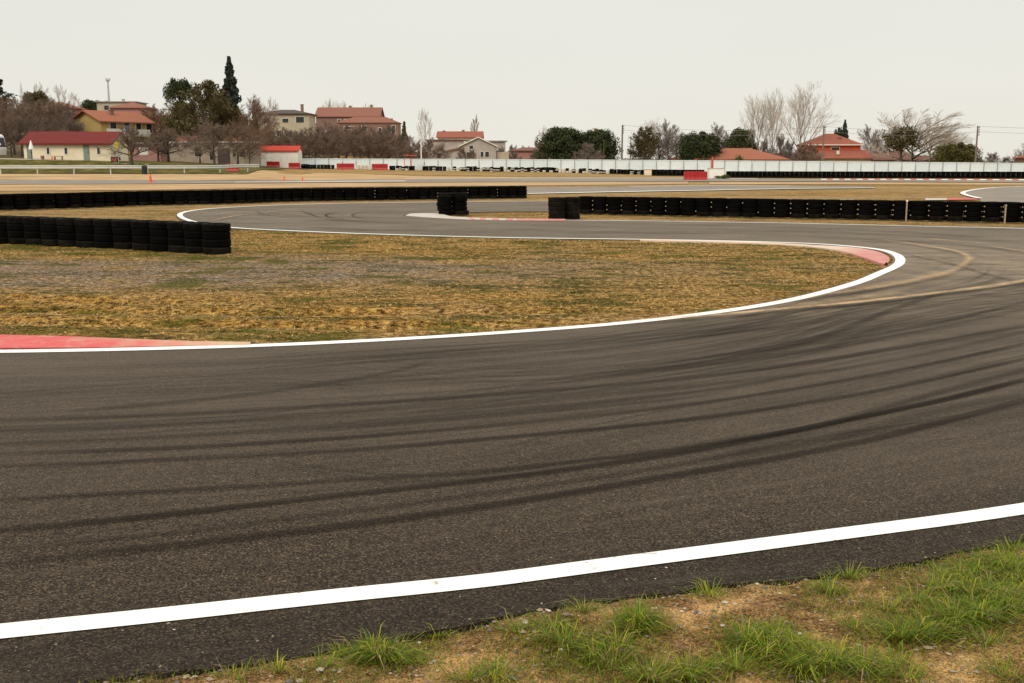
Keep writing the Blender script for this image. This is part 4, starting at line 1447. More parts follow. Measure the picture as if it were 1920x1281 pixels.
# bench by the wall
X = xs(110, 133.8); t = thing('bench', 'low grey bench standing against the cream wall', 'bench', (X, 133.8, T(X, 133.8)))
mb = MB(); mb.box((0, 0, .45), (1.1, .35, .06)); mb.build('seat', M['wood'], t)
for s in (-.45, .45):
    mb = MB(); mb.box((s, 0, .21), (.07, .3, .42)); mb.build('leg', M['wood'], t)
X = xs(80, 133.6); t = thing('plant_pot', 'brown pot standing against the cream wall', 'plant pot', (X, 133.6, T(X, 133.6)))
mb = MB(); mb.lathe([(.0, .0), (.18, 0), (.24, .5), (.2, .5), (.18, .44), (0, .44)], 12, closed=False); mb.build('pot', M['brownwall'], t)
X = xs(217, 132.6); t = thing('trolley', 'small dark trolley with red front by the cream building corner', 'trolley', (X, 132.6, T(X, 132.6)))
mb = MB(); mb.box((0, 0, .45), (1.0, .6, .4)); mb.build('body', M['glass'], t)
mb = MB(); mb.box((-.05, -.32, .33), (.6, .06, .3)); mb.build('front_panel', M['red_plastic'], t)
for s in (-.35, .35):
    mb = MB(); mb.tube([(s, -.3, .15), (s, -.22, .15)], .14, 10); mb.build('wheel', M['tyre'], t)

# coach at the left edge
X = xs(-5, 134); t = thing('coach', 'white coach parked at the left edge of the photo', 'coach', (X - 5.0, 135.5, T(X, 134) - .02))
mb = MB()
mb.prism([(-5, .45), (4.9, .45), (5.0, 1.2), (4.75, 2.75), (4.5, 3.0), (-5, 3.0)], -1.2, 1.2, 'y'); mb.build('body', M['bus'], t)
mb = MB(); mb.prism([(3.6, 1.55), (4.85, 1.5), (4.66, 2.58), (3.6, 2.58)], -1.22, 1.22, 'y'); mb.build('window', M['glass'], t)
mb = MB(); mb.prism([(4.70, 2.62), (4.93, 1.45), (5.0, 1.45), (4.77, 2.62)], -1.08, 1.08, 'y'); mb.build('windscreen', M['glass'], t)
for wx in (-4, -2.4, -.8, .8, 2.4):
    mb = MB(); mb.box((wx, -1.2, 2.1), (1.4, .05, .9)); mb.build('window', M['glass'], t)
for wx in (-3.2, 3.4):
    mb = MB(); mb.tube([(wx, -1.25, .48), (wx, -.95, .48)], .48, 18); w_ = mb.build('wheel', M['tyre'], t)
    mb = MB(); mb.tube([(wx, -1.28, .48), (wx, -1.0, .48)], .22, 12); mb.build('rim', M['steel'], w_)
mb = MB(); mb.box((5.2, -1.25, 1.75), (.5, .16, .22)); mb.build('mirror', M['white_plastic'], t)
mb = MB(); mb.box((4.9, -1.0, .85), (.12, .3, .2)); mb.build('headlight', M['lamp_glass'], t)

# yellow house
Y = 175.0; X = xs(213, Y); zb = T(X, Y)
Hh = zt(226, Y, 207) - zb
t = house('yellow_house', 'two storey yellow house with orange tiled roof and white balcony behind the cream building', X, Y, R(56), 9.0, 7.2, Hh - .2, 1.5, M['yellow'], M['roof_orange'], 'gable',
      wins=[('F', -2.3, Hh - 1.1, 1.1, 1.2), ('F', .2, Hh - 1.2, .9, 1.9), ('F', 2.4, Hh - 1.2, .9, 1.9), ('F', 4.4, Hh - 1.2, 1.0, 1.3), ('F', -2.3, Hh - 4.2, 1.1, 1.2), ('F', .2, Hh - 4.2, 1.1, 1.2), ('F', 3.4, Hh - 4.2, 1.1, 1.2), ('L', 2.6, Hh - 1.2, .9, 1.2)],
      chim=[(-1, -1.5, .8)], oh=.7)
mb = MB(); mb.box((-.6, -3.7 - .75, Hh - 2.45), (8.0, 1.5, .18)); b = mb.build('balcony', M['trim'], t)
mb = MB(); mb.box((-.6, -3.7 - 1.48, Hh - 1.9), (8.0, .06, .85)); mb.build('railing', M['white_wall'], b)
for u in (-4.4, -.6, 3.2):
    mb = MB(); mb.box((u, -3.7 - 1.40, (Hh - 2.55) / 2 - .5), (.25, .2, Hh - 1.55)); mb.build('pillar', M['yellow'], t)
mb = MB(); mb.box((-.9, -3.7 - 1.54, Hh - 1.5), (.8, .05, 1.2)); mb.build('hung_cloth', M['blue'], b)
# houses on the hill at the left
X = xs(120, 260); house('hill_house', 'dull red roofed house half hidden by bare trees left of the yellow house', X, 260, 0, 8.5, 8, zt(205, 260, 120) - T(X, 260), 1.5, M['pinkwall'], M['roof_dull'], 'hip', wins=[('F', -3, 2, 1, 1.2), ('F', 2, 2, 1, 1.2)])
X = xs(100, 235); house('hill_house', 'low brown roofed house in the trees left of the yellow house', X, 235, 0, 9, 8, zt(214, 235, 100) - T(X, 235), 1.0, M['pinkwall'], M['roof_brown'], 'hip')
X = xs(235, 290); house('hill_house', 'pale house with flat grey eaves on the hill behind the yellow house', X, 290, 0, 10, 9, zt(193.5, 290, 235) - T(X, 290), .6, M['beige'], M['roof_grey'], 'flat', wins=[('F', -2.5, 6, 1.2, 1.2)], chim=[(-4, 0, .3), (.4, 0, .7)])
X = xs(255, 272); house('hill_house', 'dull red roof showing behind the orange roof of the yellow house', X, 272, 0, 8.5, 8, zt(205, 272, 255) - T(X, 272), 1.5, M['pinkwall'], M['roof_dull'], 'hip')
# pink shed and long stone building
X = xs(283, 160); house('shed', 'small pink walled shed in the trees right of the cream building', X, 160, 0, 4.2, 4, 2.4, .6, M['pinkwall'], M['roof_grey'], 'flat', wins=[('F', -.3, 1.4, 1.1, .9)], pane=M['white_wall'], cat='shed')
Y = 168.0; xl, xr = xs(318, Y), xs(473, Y); X = (xl + xr) / 2; zb = T(X, Y)
Hh = zt(268, Y, 400) - zb
sb = house('stone_building', 'long low rubble stone building with pale roof edge behind the bare trees', X, Y + 3, 0, xr - xl, 6, Hh, .8, M['stone'], M['white_wall'], 'flat',
      wins=[('F', xs(331, Y) - X, Hh - .45, 1.0, .4), ('F', xs(353, Y) - X, Hh - .45, 1.0, .4), ('F', xs(372, Y) - X, Hh - 1.3, 1.0, 1.5), ('F', xs(398, Y) - X, 1.2, .7, 1.3), ('F', xs(440, Y) - X, 1.6, .5, 1.1), ('F', xs(455, Y) - X, 1.6, .8, 1.2)],
      doors=[('F', xs(420, Y) - X, 1.9, 2.3, M['darktrim'])], oh=.2, cat='building', trimm=M['beige'], pane=M['glass'])
for a, b, c in ((322, 355, 'roof'), (415, 446, 'roof')):
    mb = MB(); x0, x1 = xs(a, Y) - X, xs(b, Y) - X
    mb.prism([(0, Hh + .24), (3.0, Hh + 1.1), (6, Hh + .24)], x0, x1, 'x'); o = mb.build('upper_roof', M['roof_red'], sb)
    o.location = (0, -2.0, 0)
# white cabin with bright red roof
Y = 188.0; xl, xr = xs(472, Y), xs(560, Y); X = (xl + xr) / 2; zb = T(X, Y)
Hh = zt(283, Y, 515) - zb
cb = house('cabin', 'white site cabin with bright red roof at the left end of the white fence', X, Y + 2.0, 0, xr - xl - .3, 4.0, Hh, .75, M['cabin'], M['roof_bright'], 'gable', wins=[('F', -3.3, 1.5, .35, .7)], doors=[('F', -1.1, .9, 2.0, M['cabin'])], oh=.25, cat='cabin')
for u in (-1.1, .5, 2.2):
    mb = MB(); mb.box((u + .55, -2.03, Hh / 2), (.05, .05, Hh)); mb.build('joint', M['trim'], cb)
# cream house
Y = 250.0; X = xs(542, Y); zb = T(X, Y); Hh = zt(216, Y, 540) - zb
house('cream_house', 'cream two storey house with dark eaves left of the big red roof', X, Y, 0, xs(588, Y) - xs(496, Y), 8, Hh, 1.0, M['beige'], M['darktrim'], 'hip',
      wins=[('F', -4.0, Hh - 1.4, 1.6, 1.0), ('F', .3, Hh - 1.4, 1.4, .9), ('F', 3.6, Hh - 1.2, 1.8, 1.3), ('F', -1, Hh - 4.2, 1.4, 1.2), ('F', 1.4, Hh - 4.4, .8, 1.4)], chim=[(3.4, 0, 1.3)], oh=.5)
# big red roofed house
Y = 285.0; xl, xr = xs(592, Y), xs(715, Y); X = (xl + xr) / 2; zb = T(X, Y); Hh = zt(219, Y, 650) - zb
t = house('big_house', 'big brown red house with wide red hipped roof behind the thicket', X, Y + 5, 0, xr - xl - .8, 10, Hh, zt(203.5, Y + 5, 650) - zb - Hh, M['brownwall'], M['roof_dull'], 'gable',
      wins=[('F', -2.2, Hh - 1.2, .8, .8), ('F', 0, Hh - 1.2, 1.6, .8), ('F', 3.2, Hh - 1.3, 3.0, 1.2), ('F', -5, Hh - 4.5, 1.4, 1.5), ('F', 1, Hh - 4.5, 1.4, 1.5), ('F', 5, Hh - 4.5, 1.4, 1.5)], chim=[(.0, .4, .7), (5.6, .5, 1.0)], oh=.4, pane=M['shutter'])
Y = 283.0; xl, xr = xs(640, Y), xs(750, Y); X = (xl + xr) / 2; zb = T(X, Y); Hh = zt(232, Y, 700) - zb
house('terrace_house', 'brown house with red parapet right of and below the big red roof', X, Y, 0, xr - xl, 7, Hh, 1.5, M['brownwall'], M['roof_dull'], 'hip',
      wins=[('F', -5, Hh - 1.2, 2.4, .5), ('F', -1, Hh - 1.4, 1.2, 1.3), ('F', 3, Hh - 2.0, .8, 1.6), ('F', 6.5, Hh - 1.6, .9, 2.0), ('F', -4, Hh - 4.4, 1.2, 1.3)], chim=[(5.5, 1.5, .4)], oh=.3, pane=M['glass'])
# white building with red roof and grey gabled house
Y = 275.0; xl, xr = xs(818, Y), xs(906, Y); X = (xl + xr) / 2; zb = T(X, Y); Hh = zt(258, Y, 860) - zb
house('white_house', 'white house with long red roof and small chimneys behind the grey gabled house', X, Y + 4, 0, xr - xl - .8, 8, Hh, zt(248, Y + 4, 860) - zb - Hh, M['white_wall'], M['roof_red'], 'gable',
      wins=[('F', -4.4, Hh - .8, 1.7, .7), ('F', -1.2, Hh - 1.0, 1.4, 1.0), ('F', 3.6, Hh - .8, 4.4, .5)], chim=[(-4.2, 0, .25), (.8, 0, .4)], oh=.4, pane=M['brownwall'])
X = xs(836, 262); house('low_house', 'low grey brown flat house before the white house', X, 262, 0, 8.5, 5, zt(264, 262, 836) - T(X, 262), .5, M['greywall'], M['roof_brown'], 'flat', wins=[('F', -1.5, 2.4, 1.0, 1.2), ('F', 2, 2.4, 1.0, 1.2)])
Y = 238.0; X = xs(898, Y); zb = T(X, Y); Hh = zt(275, Y, 898) - zb
t = house('gabled_house', 'grey house with white edged gable facing the track behind the fence', X, Y, R(90), 9, 7.6, Hh, zt(259.5, Y, 898) - zb - Hh, M['greywall'], M['roof_brown'], 'gable', wins=[('L', 1.5, Hh - .2, .8, .7), ('L', -1.9, Hh - 1.7, .8, 1.1), ('L', -.8, Hh - 1.7, .6, 1.1), ('L', -2.2, .6, 1.9, 1.0), ('L', 2.0, Hh - 1.8, .9, 1.1)], oh=.35, trimm=M['white_wall'])
mb = MB()
sl = (zt(259.5, Y, 898) - zb - Hh) / 3.8
for s in (-1, 1):
    mb.tube([(-4.88, 0, Hh + sl * 3.8 + .1), (-4.88, s * 4.2, Hh - sl * .4 + .1)], .12, 4)
mb.build('bargeboard', M['white_wall'], t)
mb = MB(); mb.box((0, 5.6, (Hh - .7) / 2), (8, 3.6, Hh - .7)); an = mb.build('annex', M['greywall'], t)
mb = MB(); mb.prism([(3.7, Hh - .65), (7.7, Hh - 1.25), (7.7, Hh - 1.05), (3.7, Hh - .2)], -4.3, 4.3, 'x'); mb.build('annex_roof', M['roof_brown'], an)
mb = MB(); mb.box((0, -5.2, (Hh - 1.2) / 2), (7.5, 2.8, Hh - 1.2)); mb.build('side_wing', M['beige'], t)
X = xs(920, 258); house('low_house', 'pale flat roofed house just right of the grey gable', X, 258, 0, 7, 6, zt(266, 258, 920) - T(X, 258), .5, M['greywall'], M['roof_grey'], 'flat', wins=[('F', 1.5, 3.4, .9, .9)])
X = xs(993, 250); house('low_house', 'low dull pink house behind the fence left of the dark pines', X, 250, 0, 9, 6, zt(284, 250, 993) - T(X, 250), .7, M['pinkwall'], M['roof_brown'], 'hip', wins=[('F', 1, 1.2, .8, .6)], pane=M['white_wall'])
X = xs(1028, 275); house('tall_house', 'narrow house with brown mansard roof against the left pine', X, 275, 0, 4.2, 6, zt(272, 275, 1028) - T(X, 275), 1.9, M['beige'], M['roof_brown'], 'hip', wins=[('F', -.6, 3.6, .8, .9)], oh=.2)
X = xs(1088, 290); house('tall_house', 'house whose dull red roof shows between the two dark pines', X, 290, 0, 8, 7, zt(262, 290, 1088) - T(X, 290), 1.0, M['beige'], M['roof_dull'], 'hip')
# watch tower behind the right pine
X = xs(1114, 300); t = thing('water_tower', 'small pale water tower rising over the right dark pine', 'tower', (X, 300, T(X, 300)))
zz = zt(238, 300, 1114) - T(X, 300)
mb = MB()
for s in ((-.5, -.5), (.5, -.5), (.5, .5), (-.5, .5)): mb.tube([(s[0] * 1.6, s[1] * 1.6, 0), (s[0] * 1.4, s[1] * 1.4, zz - 1.6)], .08, 5)
mb.build('frame', M['steel'], t)
mb = MB(); mb.lathe([(0, zz - 1.7), (.75, zz - 1.7), (.8, zz - 1.5), (.8, zz - .25), (.45, zz), (0, zz)], 14, closed=False); mb.build('tank', M['white_wall'], t)
mb = MB(); mb.box((.15, -.8, zz - .8), (.6, .1, .6)); mb.build('hatch', M['darktrim'], t)
# right hand red roofs
Y = 215.0; xl, xr = xs(1300, Y), xs(1478, Y); X = (xl + xr) / 2; Hh = zt(300.5, Y, 1390) - T(X, Y)
house('wide_house', 'low house with wide orange red hipped roof just over the white fence', X, Y + 5, 0, xr - xl - 1.2, 12, Hh, zt(280, Y + 5, 1390) - zt(300.5, Y, 1390), M['beige'], M['roof_orange'], 'hip', wins=[('F', -2, 1.2, 1, 1), ('F', 3, 1.2, 1, 1)], chim=[(3.3, 1.5, .7)], oh=.6)
X = xs(1275, 240); house('low_house', 'low red roof peeping over the fence left of the wide orange roof', X, 240, 0, 4, 5, zt(299, 240, 1275) - T(X, 240), .5, M['beige'], M['roof_red'], 'hip')
X = xs(1470, 238); house('low_house', 'dull red roof behind the right end of the wide orange roof', X, 238, 0, 9, 7, zt(298, 238, 1470) - T(X, 238), 1.2, M['beige'], M['roof_dull'], 'hip')
Y = 230.0; xl, xr = xs(1513, Y), xs(1617, Y); X = (xl + xr) / 2; Hh = zt(273, Y, 1560) - T(X, Y)
t = house('red_house', 'two storey bright red house with hipped terracotta roof and oval window', X, Y + 4.5, 0, xr - xl - 1.0, 9, Hh, zt(252.5, Y + 4.5, 1570) - T(X, Y) - Hh, M['redwall'], M['roof_red'], 'hip', wins=[('F', 0.0, Hh - .75, 1.7, .65)], chim=[(1.5, -2.4, .5)], oh=.55, trimm=M['trim'])
mb = MB(); x0, x1 = xs(1515, 226) - X, xs(1637, 226) - X
zl = zt(298, 226, 1560) - T(X, Y); zh = zt(281, 228, 1560) - T(X, Y)
mb.prism([(-8.6, zl), (-8.6, zl + .15), (-4.55, zh), (-4.55, zl)], x0, x1, 'x'); mb.build('lower_roof', M['roof_red'], t)
mb = MB(); mb.box(((x0 + x1) / 2, -6.3, zl / 2 - .02), (x1 - x0 - .8, 3.6, zl - .05)); mb.build('lower_wall', M['beige'], t)
mb = MB(); mb.box((-.2, -7.2, (zl + zh) / 2 + .35), (.5, .5, .8)); mb.build('chimney', M['trim'], t)
mb = MB(); mb.box(((xl + xr) / 2 - X, -5.1, Hh + .12), (xr - xl + .2, .06, .22)); mb.build('eave', M['trim'], t)
X = xs(1668, 236); house('low_house', 'dull brown roofed house between the red house and the big bare tree', X, 236, 0, 9, 7, zt(300, 236, 1668) - T(X, 236), 1.3, M['brownwall'], M['roof_brown'], 'gable', oh=.4)
X = xs(1735, 236); house('low_house', 'long brown roof over the fence right of the big bare tree', X, 236, 0, 6.5, 7, zt(301, 236, 1735) - T(X, 236), .9, M['brownwall'], M['roof_brown'], 'gable', oh=.3)
X = xs(1668, 250); house('low_house', 'brown roof ridge behind the big bare tree at the right', X, 250, 0, 5.5, 6, zt(291, 250, 1668) - T(X, 250), .9, M['brownwall'], M['roof_brown'], 'gable', oh=.3)
X = xs(1922, 230); house('low_house', 'house with brown wall cut by the right edge of the photo', X, 230, 0, 2.0, 5, zt(297, 230, 1922) - T(X, 230), .5, M['brownwall'], M['roof_red'], 'hip')
# minaret
X = xs(49, 480); Zb = T(X, 480); t = thing('minaret', 'slim pale minaret far behind the trees at the left', 'minaret', (X, 480, Zb))
za, zc_ = zt(178, 480, 49) - Zb, zt(152, 480, 49) - Zb
mb = MB(); mb.tube([(0, 0, 0), (0, 0, za)], .8, 10); mb.tube([(0, 0, za - .6), (0, 0, za)], 1.2, 10); mb.build('shaft', M['pale_blue'], t)
mb = MB(); mb.tube([(0, 0, za), (0, 0, za + 2.4), (0, 0, zc_)], [.65, .6, .03], 10); mb.build('spire', M['pale_blue'], t)

# ================================================================== POLES
def pole(px, ytop, Y, label, kind='power', mat=None, r=.17, ybase=None):
    X = xs(px, Y); zb = T(X, Y); h = zt(ytop, Y, px) - zb
    t = thing('utility_pole' if kind == 'power' else ('lamp_post' if kind == 'lamp' else 'pole'), label, 'pole' if kind != 'lamp' else 'lamp post', (X, Y, zb))
    mb = MB(); mb.tube([(0, 0, -.3), (0, 0, h * .5), (0, 0, h)], [r * 1.15, r, r * .75], 8); mb.build('shaft', mat or M['wood'], t)
    if kind == 'power':
        for k in range(4):
            z = h - .35 - k * .42
            mb = MB(); mb.box((.12, -.16, z), (.34, .08, .10)); b = mb.build('bracket', M['darktrim'], t)
            mb = MB(); mb.tube([(.26, -.16, z + .05), (.26, -.16, z + .22)], .06, 6); mb.build('insulator', M['darktrim'], b)
    if kind == 'lamp':
        mb = MB(); mb.box((0, -.1, h - .15), (1.1, .25, .18)); b = mb.build('lamp_head', M['steel'], t)
        for s in (-.35, .35):
            mb = MB(); mb.box((s, -.25, h - .15), (.4, .12, .3)); mb.build('lamp', M['lamp_glass'], b)
    return X, Y, zb + h
P1 = pole(1166, 234, 212, 'brown power pole with insulators standing alone right of the dark pines')
pole(1182, 256, 250, 'shorter grey pole just behind the brown power pole', 'plain', M['wood'], .11)
pole(1132, 262, 207, 'slim green pole before the right dark pine', 'plain', M['pine_olive'], .09)
P2 = pole(1542, 236, 205, 'power pole before the left corner of the two storey red house')
P3 = pole(1829, 236, 190, 'power pole with insulators at the right of the dark green pine')
pole(1743, 260, 205, 'short grey pole between the big bare tree and the dark green pine', 'plain', M['wood'], .09)
pole(1708, 273, 206, 'thin grey pole in front of the big bare tree', 'plain', M['wood'], .07)
pole(790, 246, 197, 'pale lamp post rising before the fence right of the thicket', 'lamp', M['trim'], .12)
pole(1336, 294, 160, 'short red post behind the white block', 'plain', M['red_steel'], .17)
X = xs(211, 300); Zb = T(X, 300); t = thing('light_mast', 'tall pale floodlight mast over the orange roof', 'light mast', (X, 300, Zb))
h = zt(147, 300, 211) - Zb
mb = MB(); mb.tube([(0, 0, 0), (0, 0, h - .6)], [.45, .22], 8); mb.build('shaft', M['steel'], t)
mb = MB(); mb.lathe([(.0, h - .9), (.5, h - .8), (.55, h - .6), (.0, h - .5)], 12, closed=False); hd = mb.build('head', M['steel'], t)
for k in range(6):
    a = k * math.pi / 3
    mb = MB(); mb.box((.55 * math.cos(a), .55 * math.sin(a), h - .25), (.4, .25, .5), a); mb.build('lamp', M['lamp_glass'], hd)
def cable(a, b, sag, label):
    pts = []
    for i in range(25):
        t_ = i / 24
        pts.append((a[0] + (b[0] - a[0]) * t_, a[1] + (b[1] - a[1]) * t_, a[2] + (b[2] - a[2]) * t_ - sag * 4 * t_ * (1 - t_)))
    mb = MB(); mb.tube(pts, .022, 4); o = mb.build('power_line', M['wire'])
    tag(o, label, 'cable')
for k, nm in ((.1, 'upper'), (1.0, 'lower')):
    cable((P1[0] + .26, P1[1] - .16, P1[2] - k), (P2[0] + .26, P2[1] - .16, P2[2] - k), .9, nm + ' cable strung from the brown power pole to the pole by the red house')
    cable((P2[0] + .26, P2[1] - .16, P2[2] - k), (P3[0] + .26, P3[1] - .16, P3[2] - k), .7, nm + ' cable strung from the pole by the red house to the right power pole')
    cable((P3[0] + .26, P3[1] - .16, P3[2] - k), (P3[0] + 45, P3[1] - 20, P3[2] - k - .3), .7, nm + ' cable running from the right power pole out of the photo')

# ================================================================== BARRIERS, CONES
def red_block(px0, px1, yb, Y, hpx, label, mat='red_plastic', n=2):
    x0, x1 = xs(px0, Y), xs(px1, Y); X = (x0 + x1) / 2; L = x1 - x0
    h = hpx * Y / F
    t = thing('water_barrier' if mat == 'red_plastic' else 'barrier_block', label, 'barrier', (X, Y, T(X, Y)))
    for k in range(n):
        mb = MB(); l = L / n - .04; cx = -L / 2 + L / n * (k + .5); d = .55
        for s in range(1):
            mb.prism([(-d * .55, 0), (d * .55, 0), (d * .55, .12 * h), (d * .36, .35 * h), (d * .30, h), (-d * .30, h), (-d * .36, .35 * h), (-d * .55, .12 * h)], cx - l / 2, cx + l / 2, 'x')
        for q in range(3):
            u = cx - l / 2 + l * (q + .5) / 3
            mb.box((u, -d * .36, .62 * h), (l * .10, .12, h * .55))
        mb.build('segment', M[mat], t)
    return t
red_block(1283, 1327, 338, 113.5, 15.5, 'bright red barrier block before the short far tyre wall', n=2)
red_block(500, 524, 317, 186, 10, 'red barrier block before the white cabin, left of two')
red_block(541, 562, 317, 186, 11, 'red barrier block at the right corner of the white cabin')
red_block(425, 447, 322, 127, 13, 'red barrier block behind the right end of the crash barrier', n=1)
red_block(631, 664, 319, 187, 11, 'dark red barrier block at the fence foot left of the white tyre piles', n=3)
red_block(697, 727, 319, 186, 11, 'bright red barrier block at the fence foot right of the white tyre piles', n=3)
X = xs(1343, 128); t = thing('concrete_block', 'square white painted block right of the red barrier with bushes at its foot', 'block', (X, 128, T(X, 128)))
h = 17 * 128 / F
mb = MB(); mb.box((0, 0, h / 2), (1.75, 1.2, h)); mb.build('body', M['white_plastic'], t)
mb = MB(); mb.box((0, 0, h + .04), (1.85, 1.3, .08)); mb.build('cap', M['concrete'], t)
X = xs(1216, 160); t = thing('concrete_block', 'cream block between the fence tyres and the short far tyre wall', 'block', (X, 160, T(X, 160)))
mb = MB(); mb.box((0, 0, .36), (1.1, .8, .8)); mb.build('body', M['cream'], t)
mb = MB(); mb.box((0, 0, .79), (1.2, .9, .07)); mb.build('cap', M['concrete'], t)
# red goal like frame at the fence
X = xs(769, 194); t = thing('red_shelter', 'small red framed shelter at the fence left of the lamp post', 'shelter', (X, 194, T(X, 194)))
zz = zt(291.5, 194, 769) - T(X, 194)
mb = MB(); mb.box((0, 0, zz), (2.3, 1.0, .14)); mb.build('roof', M['red_steel'], t)
for s in (-1.0, 0.15):
    mb = MB(); mb.tube([(s, 0, 0), (s, 0, zz - .08)], .06 if s < 0 else .11, 6); mb.build('post', M['red_steel'], t)
def cone(px, py, hpx, label, Y=None):
    if Y is None:
        x, y = gpt(px, py)
    else:
        x, y = xs(px, Y), Y
    h = hpx * y / F
    t = thing('traffic_cone', label, 'cone', (x, y, T(x, y)))
    mb = MB(); mb.box((0, 0, .025), (h * .5, h * .5, .05)); mb.build('base', M['orange_plastic'], t)
    mb = MB(); mb.lathe([(h * .19, .05), (h * .035, h), (0, h)], 14, closed=False); mb.build('body', M['orange_plastic'], t)
    mb = MB(); a, b = .52, .68
    mb.lathe([(h * (.19 - .155 * a) + .006, .05 + (h - .05) * a), (h * (.19 - .155 * b) + .006, .05 + (h - .05) * b)], 14, closed=False); mb.build('band', M['red_steel'], t)
cone(282.5, 342.5, 16, 'tall red cone at the far road below the crash barrier')
cone(533, 339.5, 9, 'left of the two small orange cones beside the far road')
cone(567, 339.5, 9, 'right of the two small orange cones beside the far road')
cone(98, 297, 9, 'red cone standing against the cream building wall', 133.5)
X = xs(270, 119.2); t = thing('barrel', 'dark barrel standing at the crash barrier near the tall red cone', 'barrel', (X, 119.2, T(X, 119.2)))
mb = MB(); mb.lathe([(0, 0), (.30, 0), (.32, .04), (.30, .08), (.30, .40), (.32, .43), (.30, .46), (.30, .80), (.32, .84), (.30, .9), (0, .9)], 16, closed=False); mb.build('body', M['black_plastic'], t)
mb = MB(); mb.lathe([(0, .91), (.28, .91), (.29, .95), (0, .97)], 16, closed=False); mb.build('lid', M['black_plastic'], t)

# ================================================================== TREES
def bare(seed, Hh=10.0, trunk=.22, nl=11, wid=.45, up=.18, vase=False, n2=7, n3=7, n4=6, thick=1.0, lean=0.0, ang=(25, 60), tip=.0085):
    rr = random.Random(seed); TB = MB(); CB = MB()
    def perp(d):
        u = Vector((rr.gauss(0, 1), rr.gauss(0, 1), rr.gauss(0, 1)))
        u = u - d * u.dot(d)
        return u.normalized() if u.length > 1e-3 else Vector((1, 0, 0))
    def spike(p, d, L, r):
        e = p + d * L
        u = d.cross(Vector((.3, .5, .8))).normalized(); w_ = d.cross(u)
        o = [(p + u * r), (p - u * r * .5 + w_ * r * .87), (p - u * r * .5 - w_ * r * .87), e]
        CB.add([tuple(q) for q in o], [(0, 1, 3), (1, 2, 3), (2, 0, 3)])
    def rec(p, d, L, r, lev):
        ns = 4 if lev < 3 else 3
        pts = [p.copy()]; ds = [d.copy()]
        q = p.copy(); dd = d.copy()
        for i in range(ns):
            dd = (dd + perp(dd) * rr.uniform(0, .22) + Vector((lean * .12, 0, up * .5))).normalized()
            q = q + dd * (L / ns); pts.append(q.copy()); ds.append(dd.copy())
        rad = [max(tip, r * (1 - .75 * i / ns)) for i in range(ns + 1)]
        (TB if lev == 1 else CB).tube([tuple(x) for x in pts], rad, 5 if lev == 1 else 3, cap=False)
        cnt = {1: n2, 2: n3, 3: n4}[lev]
        for k in range(cnt):
            t_ = .18 + .82 * (k + rr.random()) / cnt
            f = min(ns - 1e-3, t_ * ns); i = int(f)
            b = pts[i].lerp(pts[i + 1], f - i)
            a = R(rr.uniform(*ang)) * (1 if t_ < .9 else .5)
            nd = (ds[i + 1] * math.cos(a) + perp(ds[i + 1]) * math.sin(a)).normalized()
            nl_ = L * rr.uniform(.38, .62) * (1.15 - .45 * t_)
            if lev < 3:
                rec(b, nd, nl_, rad[i] * .55, lev + 1)
            else:
                nd = (nd + Vector((lean * .2, 0, up))).normalized()
                spike(b, nd, max(.25, nl_ * 1.3), tip)
    r0 = .017 * Hh * thick
    tz = trunk * Hh
    pts = [Vector((0, 0, -.3))]; 
    for i in range(1, 8):
        pts.append(Vector((rr.gauss(0, .012) * Hh * i / 8 + lean * .03 * i, rr.gauss(0, .012) * Hh * i / 8, Hh * (.66 if not vase else .6) * i / 7)))
    TB.tube([tuple(p) for p in pts], [r0 * (1.25 if i == 0 else 1 - .85 * i / 7) for i in range(8)], 7, cap=False)
    zmax = pts[-1].z
    for k in range(nl):
        t_ = k / (nl - 1)
        z = tz + (zmax - tz) * (t_ ** 1.15)
        f = min(6.999, max(0, (z / zmax) * 7)); i = int(f); b = pts[i].lerp(pts[i + 1], f - i)
        az = k * 2.4 + rr.uniform(-.4, .4)
        elv = R((56 if vase else 24) + 38 * t_ * (.6 if vase else 1) + rr.uniform(-10, 10))
        d = Vector((math.cos(az) * math.cos(elv), math.sin(az) * math.cos(elv), math.sin(elv)))
        if vase: L = Hh * (.56 - .20 * t_) * rr.uniform(.92, 1.05)
        else: L = Hh * wid * (1.05 - .5 * t_) * rr.uniform(.8, 1.15)
        rec(b, d, L, r0 * (.55 - .28 * t_), 1)
    return TB, CB
def dims(mb):
    xs_ = [v[0] for v in mb.v]; ys_ = [v[1] for v in mb.v]; zs_ = sorted(v[2] for v in mb.v)
    xs_.sort(); k = len(xs_)
    return xs_[int(k * .985)] - xs_[int(k * .015)], zs_[-max(1, int(k * .002))]

PROTO = {}
def proto(key, TB, CB, tm, cm_, smooth=True):
    w1, h1 = dims(CB)
    PROTO[key] = (TB.mesh('trunk', tm, smooth), CB.mesh('crown', cm_), w1, h1)
for s in range(3):
    TB, CB = bare(40 + s, 10, .16, 13, .44, .10, n2=8, n3=8, n4=9, tip=.013)
    proto('round%d' % s, TB, CB, M['bark'], M['twig'])
    PROTO['rust%d' % s] = (PROTO['round%d' % s][0], (lambda me: (me.materials.clear(), me.materials.append(M['twig_rust']), me)[2])(PROTO['round%d' % s][1].copy()), *PROTO['round%d' % s][2:])
    PROTO['grey%d' % s] = (PROTO['round%d' % s][0], (lambda me: (me.materials.clear(), me.materials.append(M['twig_grey']), me)[2])(PROTO['round%d' % s][1].copy()), *PROTO['round%d' % s][2:])
for s in range(2):
    TB, CB = bare(60 + s, 12, .14, 9, .45, .16, vase=True, n2=9, n3=8, n4=7, ang=(16, 46), thick=.8, tip=.0062)
    proto('vase%d' % s, TB, CB, M['bark_pale'], M['twig_pale'])
TB, CB = bare(71, 10, .15, 13, .55, .10, n2=9, n3=8, n4=7, lean=.9, thick=1.2, ang=(14, 42), tip=.009)
